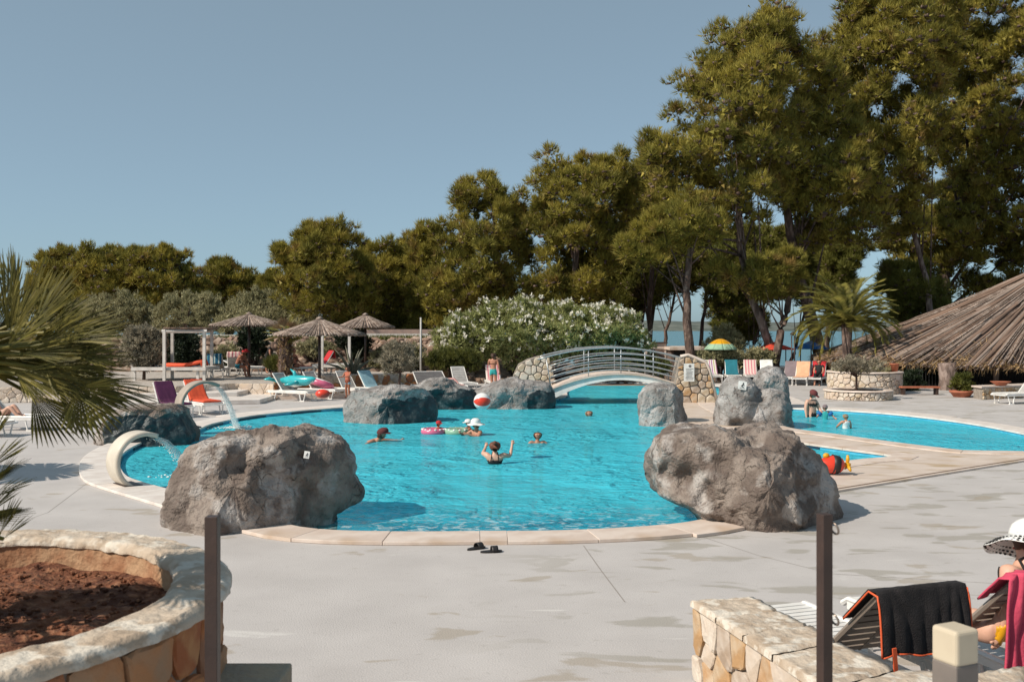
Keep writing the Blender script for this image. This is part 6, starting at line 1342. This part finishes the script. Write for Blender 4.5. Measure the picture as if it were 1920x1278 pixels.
# ------------------------------------------------------------------ people
BASE = dict(pel=(0, .0, .525), bel=(0, -.005, .61), che=(0, .0, .715), nc=(0, .01, .80), nek=(0, .005, .845), hed=(0, -.01, .905), top=(0, 0, .955))
RAD = dict(pel=.078, bel=.066, che=.075, nc=.048, nek=.03, hed=.060, top=.050, sh=.040, el=.026, wr=.017, ha=.02, hi=.058, kn=.036, an=.022, to=.018)
ARM = dict(sh=(.098, .01, .80), el=(.135, .01, .64), wr=(.15, -.03, .50), ha=(.152, -.05, .455)); LEG = dict(hi=(.048, 0, .47), kn=(.055, -.012, .275), an=(.055, .01, .045), to=(.062, -.085, .02))
def person(label, H, loc, rz, skin, pose=None, wear=(), hair=None, hairlen=0, fingers=False, fat=1.0, hat=None, male=False, tilt=None, rx=0, eyes=True):
    J = {k: Vector(v) for k, v in BASE.items()}; R = {k: RAD[k] for k in BASE}
    for s, sg in (('L', 1), ('R', -1)):
        for k, v in list(ARM.items()) + list(LEG.items()): J[k + s] = Vector((v[0] * sg, v[1], v[2])); R[k + s] = RAD[k]
    for k, v in (pose or {}).items(): J[k] = Vector(v)
    for k in ('pel', 'bel', 'che', 'hiL', 'hiR', 'shL', 'shR', 'elL', 'elR', 'knL', 'knR'): R[k] *= fat
    E = [('pel', 'bel'), ('bel', 'che'), ('che', 'nc'), ('nc', 'nek'), ('nek', 'hed'), ('hed', 'top')]
    for s in 'LR': E += [('che', 'sh' + s), ('sh' + s, 'el' + s), ('el' + s, 'wr' + s), ('wr' + s, 'ha' + s), ('pel', 'hi' + s), ('hi' + s, 'kn' + s), ('kn' + s, 'an' + s), ('an' + s, 'to' + s)]
    fd = Vector((J.get('face', Vector((0, -1, 0))))).normalized(); J.pop('face', None)
    up = (J['top'] - J['nek']).normalized(); sd_ = fd.cross(up).normalized()
    J['nose'] = J['hed'] + fd * .063 - up * .002; R['nose'] = .010; E.append(('hed', 'nose')); J['chin'] = J['hed'] + fd * .03 - up * .042; R['chin'] = .022; E.append(('hed', 'chin'))
    for k, sg in (('earL', 1), ('earR', -1)): J[k] = J['hed'] + sd_ * .060 * sg; R[k] = .011; E.append(('hed', k))
    for s in 'LR':
        w_ = J['wr' + s]; h = J['ha' + s]; d = (h - w_).normalized(); a = d.cross(fd if abs(d.dot(fd)) < .9 else up).normalized(); n_ = d.cross(a)
        for i in range(4):
            k = 'f%d%s' % (i, s); J[k] = h + d * (.038, .045, .042, .034)[i] + a * (i - 1.5) * .0115 + n_ * .008; R[k] = .0058; E.append(('ha' + s, k))
        J['t' + s] = h - d * .008 + a * -.035 + d * .018; R['t' + s] = .0065; E.append(('ha' + s, 't' + s))
    bm = bmesh.new(); lay = bm.verts.layers.skin.verify(); names = list(J); vs = {}
    for k in names: v = bm.verts.new(J[k] * H); v[lay].radius = (R[k] * H,) * 2; v[lay].use_root = (k == 'pel'); vs[k] = v
    for a, b in E: bm.edges.new((vs[a], vs[b]))
    me = bpy.data.meshes.new('sk'); bm.to_mesh(me); bm.free(); tmp = bpy.data.objects.new('sk', me); COL.objects.link(tmp)
    m1 = tmp.modifiers.new('s', 'SKIN'); m1.branch_smoothing = .6; m2 = tmp.modifiers.new('b', 'SUBSURF'); m2.levels = 2; m2.render_levels = 2
    dg = bpy.context.evaluated_depsgraph_get(); me2 = bpy.data.meshes.new_from_object(tmp.evaluated_get(dg)); bpy.data.objects.remove(tmp); bpy.data.meshes.remove(me)
    t = thing('person', label, 'person', loc, rz); t.rotation_euler = (rx, 0, rz)
    me2.name = 'body'; me2.materials.clear(); me2.materials.append(skin); me2.polygons.foreach_set('use_smooth', [True] * len(me2.polygons)); body = link('body', me2, t)
    cs = np.zeros(len(me2.polygons) * 3); me2.polygons.foreach_get('center', cs); cs = cs.reshape(-1, 3) / H
    no = np.zeros(len(me2.vertices) * 3); me2.vertices.foreach_get('normal', no); no = no.reshape(-1, 3); co = np.zeros(len(me2.vertices) * 3); me2.vertices.foreach_get('co', co); co = co.reshape(-1, 3)
    def shell(name, mask, off, mt):
        fs = [tuple(me2.polygons[i].vertices) for i in np.nonzero(mask)[0]]
        if not fs: return
        used = sorted({v for f_ in fs for v in f_}); mp = {v: i for i, v in enumerate(used)}
        m = bpy.data.meshes.new(name); m.from_pydata([tuple(co[v] + no[v] * off * H) for v in used], [], [tuple(mp[v] for v in f_) for f_ in fs]); m.materials.append(mt); m.polygons.foreach_set('use_smooth', [True] * len(fs)); m.update(); o = link(name, m, t); solid(o, off * H * .9, -1); return o
    def near(k, r): return np.linalg.norm(cs - np.array(J[k]), axis=1) < r
    for kind, mt in wear:
        if kind == 'bottoms': shell('swim_bottoms', (near('pel', .085) | near('hiL', .062) | near('hiR', .062)) & (cs[:, 2] < J['pel'].z + .035 if tilt is None else True), .006, mt)
        if kind == 'brief': shell('swim_bottoms', near('pel', .062), .004, mt)
        if kind == 'trunks': shell('swim_trunks', (near('pel', .09) | near('hiL', .12) | near('hiR', .12)) & (np.linalg.norm(cs - np.array(J['bel']), axis=1) > .05), .012, mt)
        if kind == 'top':
            ax = np.array(J['che'] - J['bel']); ax = ax / np.linalg.norm(ax); h = (cs - np.array(J['che'])) @ ax; shell('swim_top', (np.abs(h + .0) < .025) & near('che', .125) & ~near('elL', .1) & ~near('elR', .1), .006, mt)
        if kind == 'straps':
            mb = MB(); 
            for s in 'LR': mb.tube([(J['che'] + (J['sh' + s] - J['che']) * .45 + fd * -.075) * H, (J['nc'] + (J['sh' + s] - J['nc']) * .35 + up * .03) * H, (J['nek'] - fd * .03) * H], .006 * H, 5)
            mb.build('strap', mt, t, True)
        if kind == 'suit': shell('swimsuit', near('che', .10) | near('bel', .10) | near('pel', .09), .006, mt)
        if kind == 'shirt': shell('shirt', near('che', .11) | near('bel', .09) | near('shL', .06) | near('shR', .06) | near('nc', .05), .014, mt)
        if kind == 'pants': shell('trousers', near('pel', .09) | near('hiL', .13) | near('hiR', .13) | near('knL', .12) | near('knR', .12) | near('anL', .12) & ~near('toL', .04), .014, mt)
        if kind == 'armbands':
            for s in 'LR':
                d = (J['el' + s] - J['sh' + s]).normalized(); p = (J['sh' + s] * .45 + J['el' + s] * .55) * H; MB().tube([p - d * .05, p - d * .045, p + d * .045, p + d * .05], [.03, .075, .075, .03], 12).build('armband', mt, t, True)
        if kind == 'goggles': c = (J['hed'] + fd * .05 + up * .012) * H; MB().tube([c - sd_ * .045 * H, c + sd_ * .045 * H], .014 * H, 8).build('goggles', mt, t, True); MB().torus((J['hed'] + up * .012) * H, .057 * H, .006 * H, 16, 5, Matrix((sd_, fd, up)).transposed()).build('goggle_band', mt, t, True)
    rel = (cs - np.array(J['hed'])); ff = rel @ np.array(fd); uu = rel @ np.array(up); hm = (near('hed', .09) | near('top', .07)) & ~near('nose', .028) & ((ff < .012) | (uu > .038)) & (uu > -.045)
    if hair: shell('hair', hm, .014, hair)
    if hair and hairlen:
        c = J['hed'] - fd * .045; MB().tube([(c + up * .03) * H, (c - up * .03 - fd * .015) * H, (c - up * hairlen * .6 - fd * .02) * H, (c - up * hairlen) * H], [.04 * H, .045 * H, .035 * H, .015 * H], 10).build('hair_length', hair, t, True)
    if eyes:
        mb = MB()
        for sg in (-1, 1): mb.ell((J['hed'] + fd * .056 + sd_ * .020 * sg + up * .012) * H, (.0065 * H,) * 3, 6, 5)
        mb.build('eyes', m_black, t, True); MB().ell((J['hed'] + fd * .058 - up * .026) * H, (.014 * H, .006 * H, .005 * H), 8, 5).build('mouth', mat('lips', (.40, .10, .08), None), t, True)
    if hat:
        k, mt = hat; c = (J['hed'] + up * .03) * H; M = Matrix((sd_, fd, up)).transposed(); mb = MB()
        h = H * 1.0
        prof = [(.073, -.012), (.074, .01), (.068, .035), (.05, .056), (.025, .066), (.001, .068)]
        vs = []; n = 20
        for r_, z_ in prof: vs += [c + M @ Vector((r_ * h * cos(2*pi*j/n), r_ * h * 1.08 * sin(2*pi*j/n), z_ * h)) for j in range(n)]
        mb.add(vs, [(i*n+j, i*n+(j+1)%n, (i+1)*n+(j+1)%n, (i+1)*n+j) for i in range(len(prof)-1) for j in range(n)]); mb.build('hat_crown', mt, t, True)
        if k == 'cap': mb = MB(); mb.sheet(lambda u, v: c + M @ Vector(((u - .5) * .11 * h * (1 - .25 * v), (.055 + .075 * v) * h, (-.004 - .012 * v + .012 * (1 - (2*u-1)**2)) * h)), 8, 4); solid(mb.build('visor', mt, t, True), .004)
        if k in ('sun', 'lace'):
            W_ = .075 if k == 'sun' else .095; mb = MB(); mb.sheet(lambda u, v: c + M @ Vector(((.07 + W_ * v) * h * cos(2*pi*u), (.074 + W_ * v) * h * sin(2*pi*u), (-.008 - (.028 if k == 'sun' else .062) * v + .006 * sin(2*pi*u*6) * v) * h)), 64, 6); solid(mb.build('brim', mt, t, True), .003)
            if k == 'lace':
                mb = MB()
                for r_, zz in ((.125, -.043), (.142, -.056), (.158, -.067)):
                    for q in range(44): a = 2 * pi * (q + (.5 if r_ == .165 else 0)) / 44; mb.ell(c + M @ Vector((r_ * h * cos(a), r_ * h * 1.02 * sin(a), (zz + .003) * h)), (.0068 * h, .0068 * h, .0045 * h), 6, 4)
                mb.build('lace_holes', m_black, t, True)['kind'] = 'stuff'
    return t
def wp(px, py, depth=0.0): p = P(px, py, -.055); return (p.x, p.y, -.055 - depth)
ARMS_DOWN = {}
# catcher seen from behind, both hands up
person('woman with auburn hair in a bun seen from behind, raising her hands for the ball', 1.62, wp(928, 869, 1.12), pi, m_skin2, dict(
    shL=(-.0 + .098, .01, .80), elL=(.15, -.12, .80), wrL=(.12, -.24, .86), haL=(.115, -.27, .885), elR=(-.185, -.06, .775), wrR=(-.205, -.13, .875), haR=(-.21, -.15, .92)),
    wear=(('top', m_blkc), ('straps', m_blkc), ('bottoms', m_blkc)), hair=m_hairr, hairlen=.06)
b = bpy.data.objects[[o.name for o in bpy.data.objects if o.name.startswith('person')][-1]]
MB().ell((0, .085, 1.535), (.045, .045, .045), 10, 8).build('hair_bun', m_hairr, b, True)
person('man in a dark red cap stretched out floating with arms spread', 1.75, wp(733, 829, .0), radians(62), m_skin, dict(
    pel=(0, .50, -.10), bel=(0, .41, -.06), che=(0, .30, -.02), nc=(0, .215, .02), nek=(0, .18, .05), hed=(0, .145, .10), top=(0, .15, .152), face=(.15, -1, .02),
    shL=(.10, .23, -.0), elL=(.22, .16, -.01), wrL=(.33, .08, -.012), haL=(.36, .06, -.012), shR=(-.10, .23, -.0), elR=(-.22, .22, -.01), wrR=(-.33, .20, -.02), haR=(-.37, .19, -.02),
    hiL=(.05, .56, -.13), knL=(.07, .75, -.13), anL=(.08, .94, -.12), toL=(.08, 1.0, -.12), hiR=(-.05, .56, -.13), knR=(-.07, .75, -.13), anR=(-.08, .94, -.13), toR=(-.08, 1.0, -.13)),
    wear=(('trunks', m_blue),), hair=m_hair, hat=('cap', col('maroon_cap', (.10, .02, .02), .8)), tilt=1)
def ringfloat(label, c, R, r, mt, mt2, tl=0):
    t = thing('ring_float', label, 'pool float', c); MB().torus((0, 0, 0), R, r, 24, 10).build('ring', mt, t, True)
    mb = MB(); rr = random.Random(1)
    for k in range(14): a = k * 2 * pi / 14; mb.ell((cos(a) * (R + r * .55), sin(a) * (R + r * .55), r * .72), (.035, .035, .025), 8, 5)
    mb.build('printed_spots', mt2, t, True)
RK = wp(822, 812); ringfloat('red swim ring with pale spots around the child in the red cap', (RK[0] - .12, RK[1], -.01), .24, .09, m_vpink, m_vwhite)
KID = dict(elL=(.17, -.06, .74), wrL=(.16, -.16, .77), haL=(.15, -.19, .78), elR=(-.17, -.06, .74), wrR=(-.16, -.16, .77), haR=(-.15, -.19, .78))
person('small child in a red cap sitting in the red swim ring', .95, (RK[0], RK[1], -.68), radians(60), m_skin, KID, wear=(('suit', m_red),), hair=m_hair, hat=('cap', m_red))
RG = wp(858, 812); ringfloat('patterned green and white swim ring left of the white sun hat', (RG[0], RG[1], -.01), .27, .09, col('ring_green', (.25, .42, .30), .4), m_vwhite)
person('child in a white cap leaning on the patterned swim ring', 1.15, (RG[0] + .28, RG[1], -.84), radians(-70), m_skin3, dict(KID, elL=(.15, -.1, .73), wrL=(.12, -.22, .76), haL=(.12, -.26, .765)), wear=(('suit', m_blkc),), hair=m_hair, hat=('cap', m_vwhite))
person('adult in a white sun hat holding the child by the patterned ring', 1.62, wp(893, 815, 1.20), radians(-50), m_skin, dict(elL=(.17, -.1, .72), wrL=(.1, -.23, .775), haL=(.08, -.26, .785), elR=(-.17, -.1, .72), wrR=(-.1, -.23, .775), haR=(-.08, -.26, .785)), wear=(('top', m_red),), hair=m_hairr, hat=('sun', m_vwhite))
person('wet haired boy with arms spread, right of the woman raising her hands', 1.45, wp(1008, 830, 1.135), radians(8), m_skin, dict(elL=(.19, -.04, .71), wrL=(.28, -.12, .745), haL=(.31, -.15, .75), elR=(-.19, -.04, .71), wrR=(-.28, -.12, .74), haR=(-.31, -.15, .745)), wear=(('trunks', m_blue),), hair=m_hair)
person('lone swimmer far back with only the head above the water', 1.7, wp(1104, 779.5, 1.47), radians(20), m_skin, dict(elL=(.2, -.05, .72), wrL=(.3, -.1, .76), haL=(.33, -.12, .77)), hair=m_hairb)
person('woman in a dark red cap and black bikini standing in the shallow pool', 1.62, wp(1522, 781, .80), radians(25), m_skin2, dict(hed=(.01, -.03, .9), top=(.01, -.03, .95), face=(.35, -.85, -.45), elL=(.15, -.03, .64), wrL=(.14, -.14, .56), haL=(.135, -.18, .54)), wear=(('top', m_blkc), ('bottoms', m_blkc)), hair=m_hair, fat=1.2, hat=('cap', col('burgundy_cap', (.14, .03, .03), .8)))
person('toddler with blue armbands standing beside the woman in the shallow pool', 1.05, wp(1547, 785.5, .62), radians(-10), m_skin, dict(elL=(.19, -.02, .70), wrL=(.25, -.08, .64), haL=(.27, -.1, .62), elR=(-.19, -.02, .70), wrR=(-.22, -.1, .66), haR=(-.23, -.12, .66)), wear=(('armbands', m_blue), ('suit', m_aqua)), hair=m_hairb, hat=('cap', m_greyc))
person('child with goggles sitting low in the shallow pool, front right of the toddler', 1.15, wp(1586, 803, .72), radians(-160), m_skin, dict(elL=(.15, -.1, .68), wrL=(.1, -.2, .64), haL=(.08, -.23, .63), face=(0, -1, 0)), wear=(('suit', m_vwhite), ('goggles', m_lblue)), hair=m_hairb)
person('woman in aqua bikini bottoms standing behind the boulders under the oleander', 1.66, (P(925, 734).x, P(925, 734).y, 0), radians(170), m_skin, dict(elL=(.13, -.05, .66), wrL=(.08, -.12, .72), haL=(.06, -.14, .74), knL=(.045, -.03, .27), anL=(.03, .03, .045)), wear=(('bottoms', m_aqua), ('top', m_skin)), hair=m_hair, hairlen=.08, eyes=False)
person('tanned girl standing at the pool edge left of the teal faced boulder', 1.2, (P(652, 748).x, P(652, 748).y, .04), radians(-30), m_skin3, dict(elL=(.12, -.08, .68), wrL=(.05, -.16, .66), haL=(.02, -.18, .66), elR=(-.14, -.06, .66), wrR=(-.20, -.14, .64), haR=(-.22, -.17, .64), hed=(-.01, -.02, .9), face=(-.5, -.8, -.3)), wear=(('bottoms', m_lblue), ('suit', col('orange_swimsuit', (.5, .14, .08), .7))), hair=m_hair, hairlen=.06)
SIT = dict(hiL=(.05, -.03, .50), knL=(.07, -.25, .50), anL=(.07, -.28, .27), toL=(.07, -.36, .25), hiR=(-.05, -.03, .50), knR=(-.07, -.25, .50), anR=(-.07, -.28, .27), toR=(-.07, -.36, .25), elL=(.13, -.06, .65), wrL=(.09, -.18, .56), haL=(.08, -.21, .55), elR=(-.13, -.06, .65), wrR=(-.09, -.18, .56), haR=(-.08, -.21, .55))
LEAN = dict(SIT, bel=(0, -.04, .61), che=(0, -.11, .70), nc=(0, -.16, .765), nek=(0, -.18, .80), hed=(0, -.215, .85), top=(0, -.22, .90), shL=(.098, -.14, .76), shR=(-.098, -.14, .76), elL=(.12, -.2, .62), wrL=(.06, -.30, .56), haL=(.05, -.33, .55), elR=(-.12, -.2, .62), wrR=(-.06, -.30, .56), haR=(-.05, -.33, .55))
p = gp(444, 706, ZT); person('tanned person bending forward on the terrace in teal shorts and red cap', 1.7, (p[0], p[1], ZT - .41), radians(75), m_skin3, LEAN, wear=(('trunks', m_teal), ('shirt', m_skin3)), hair=m_hairr, hat=('cap', m_red))
p = Q(503, 672, 46); BEND = dict(bel=(0, -.07, .60), che=(0, -.17, .66), nc=(0, -.24, .69), nek=(0, -.265, .70), hed=(0, -.32, .70), top=(0, -.36, .72), face=(0, -.4, -.9), shL=(.095, -.21, .68), shR=(-.095, -.21, .68), elL=(.13, -.24, .54), wrL=(.10, -.28, .42), haL=(.09, -.29, .38), elR=(-.13, -.24, .54), wrR=(-.10, -.28, .42), haR=(-.09, -.29, .38))
person('gardener in a black shirt bending over among the bank rocks', 1.75, (p.x, 46, ZT), radians(50), m_skin, BEND, wear=(('shirt', m_blkc), ('pants', m_blkc)), hair=m_hairb, hat=('sun', m_reedd))
p = gp(556, 703, ZT); person('dark haired sunbather sitting by the red towel on the terrace', 1.65, (p[0] - .15, p[1] + .1, ZT - .42), radians(75), m_skin3, SIT, wear=(('top', m_blkc), ('bottoms', m_blkc)), hair=m_hair)
p = gp(20, 806); person('sunbather with drawn up knees on the lounger at the left edge', 1.7, (p[0] - .25, p[1], -.48), radians(80), m_skin2, dict(SIT, bel=(0, .06, .60), che=(0, .14, .68), nc=(0, .19, .75), nek=(0, .2, .79), hed=(0, .2, .85), top=(0, .21, .9), shL=(.098, .17, .75), shR=(-.098, .17, .75), elL=(.14, .2, .6), wrL=(.12, .1, .54), haL=(.12, .07, .53), elR=(-.14, .2, .6), wrR=(-.12, .1, .54), haR=(-.12, .07, .53), knL=(.06, -.17, .66), anL=(.06, -.30, .50), toL=(.06, -.37, .50), knR=(-.06, -.19, .64), anR=(-.06, -.33, .50), toR=(-.06, -.4, .50)), wear=(('bottoms', m_blkc),), hair=m_hair)
person('person in dark clothes resting on the lounger with the red towel in the right row', 1.6, gp(1536, 722)[:2] + (-.38,), radians(-28), m_skin, dict(SIT), wear=(('shirt', m_blkc), ('pants', m_blkc)), hair=m_hair)
# woman in the white lace hat, bottom right
H = 1.66
person('woman in white lace sun hat and black bikini on the nearest right lounger', H, (3.57, 7.02, .38 - .45 * H), radians(196), m_skin2, dict(
    pel=(.05, 0, .50), bel=(.02, -.02, .585), che=(-.035, -.035, .685), nc=(-.065, -.04, .765), nek=(-.08, -.045, .81), hed=(-.10, -.06, .87), top=(-.11, -.055, .92), face=(.1, -.95, -.3),
    shL=(.045, -.01, .775), elL=(.07, .02, .63), wrL=(.085, .0, .50), haL=(.09, -.02, .465), shR=(-.155, -.03, .755), elR=(-.2, -.08, .62), wrR=(-.17, -.18, .54), haR=(-.16, -.21, .53),
    hiL=(.10, -.03, .49), knL=(.14, -.25, .49), anL=(.12, -.42, .40), toL=(.12, -.48, .36), hiR=(.0, -.03, .49), knR=(.0, -.26, .50), anR=(-.02, -.44, .45), toR=(-.02, -.5, .45)),
    wear=(('top', m_blkc), ('straps', m_blkc), ('brief', m_yell)), hair=m_hair, hat=('lace', m_vwhite), fat=1.05, tilt=1)
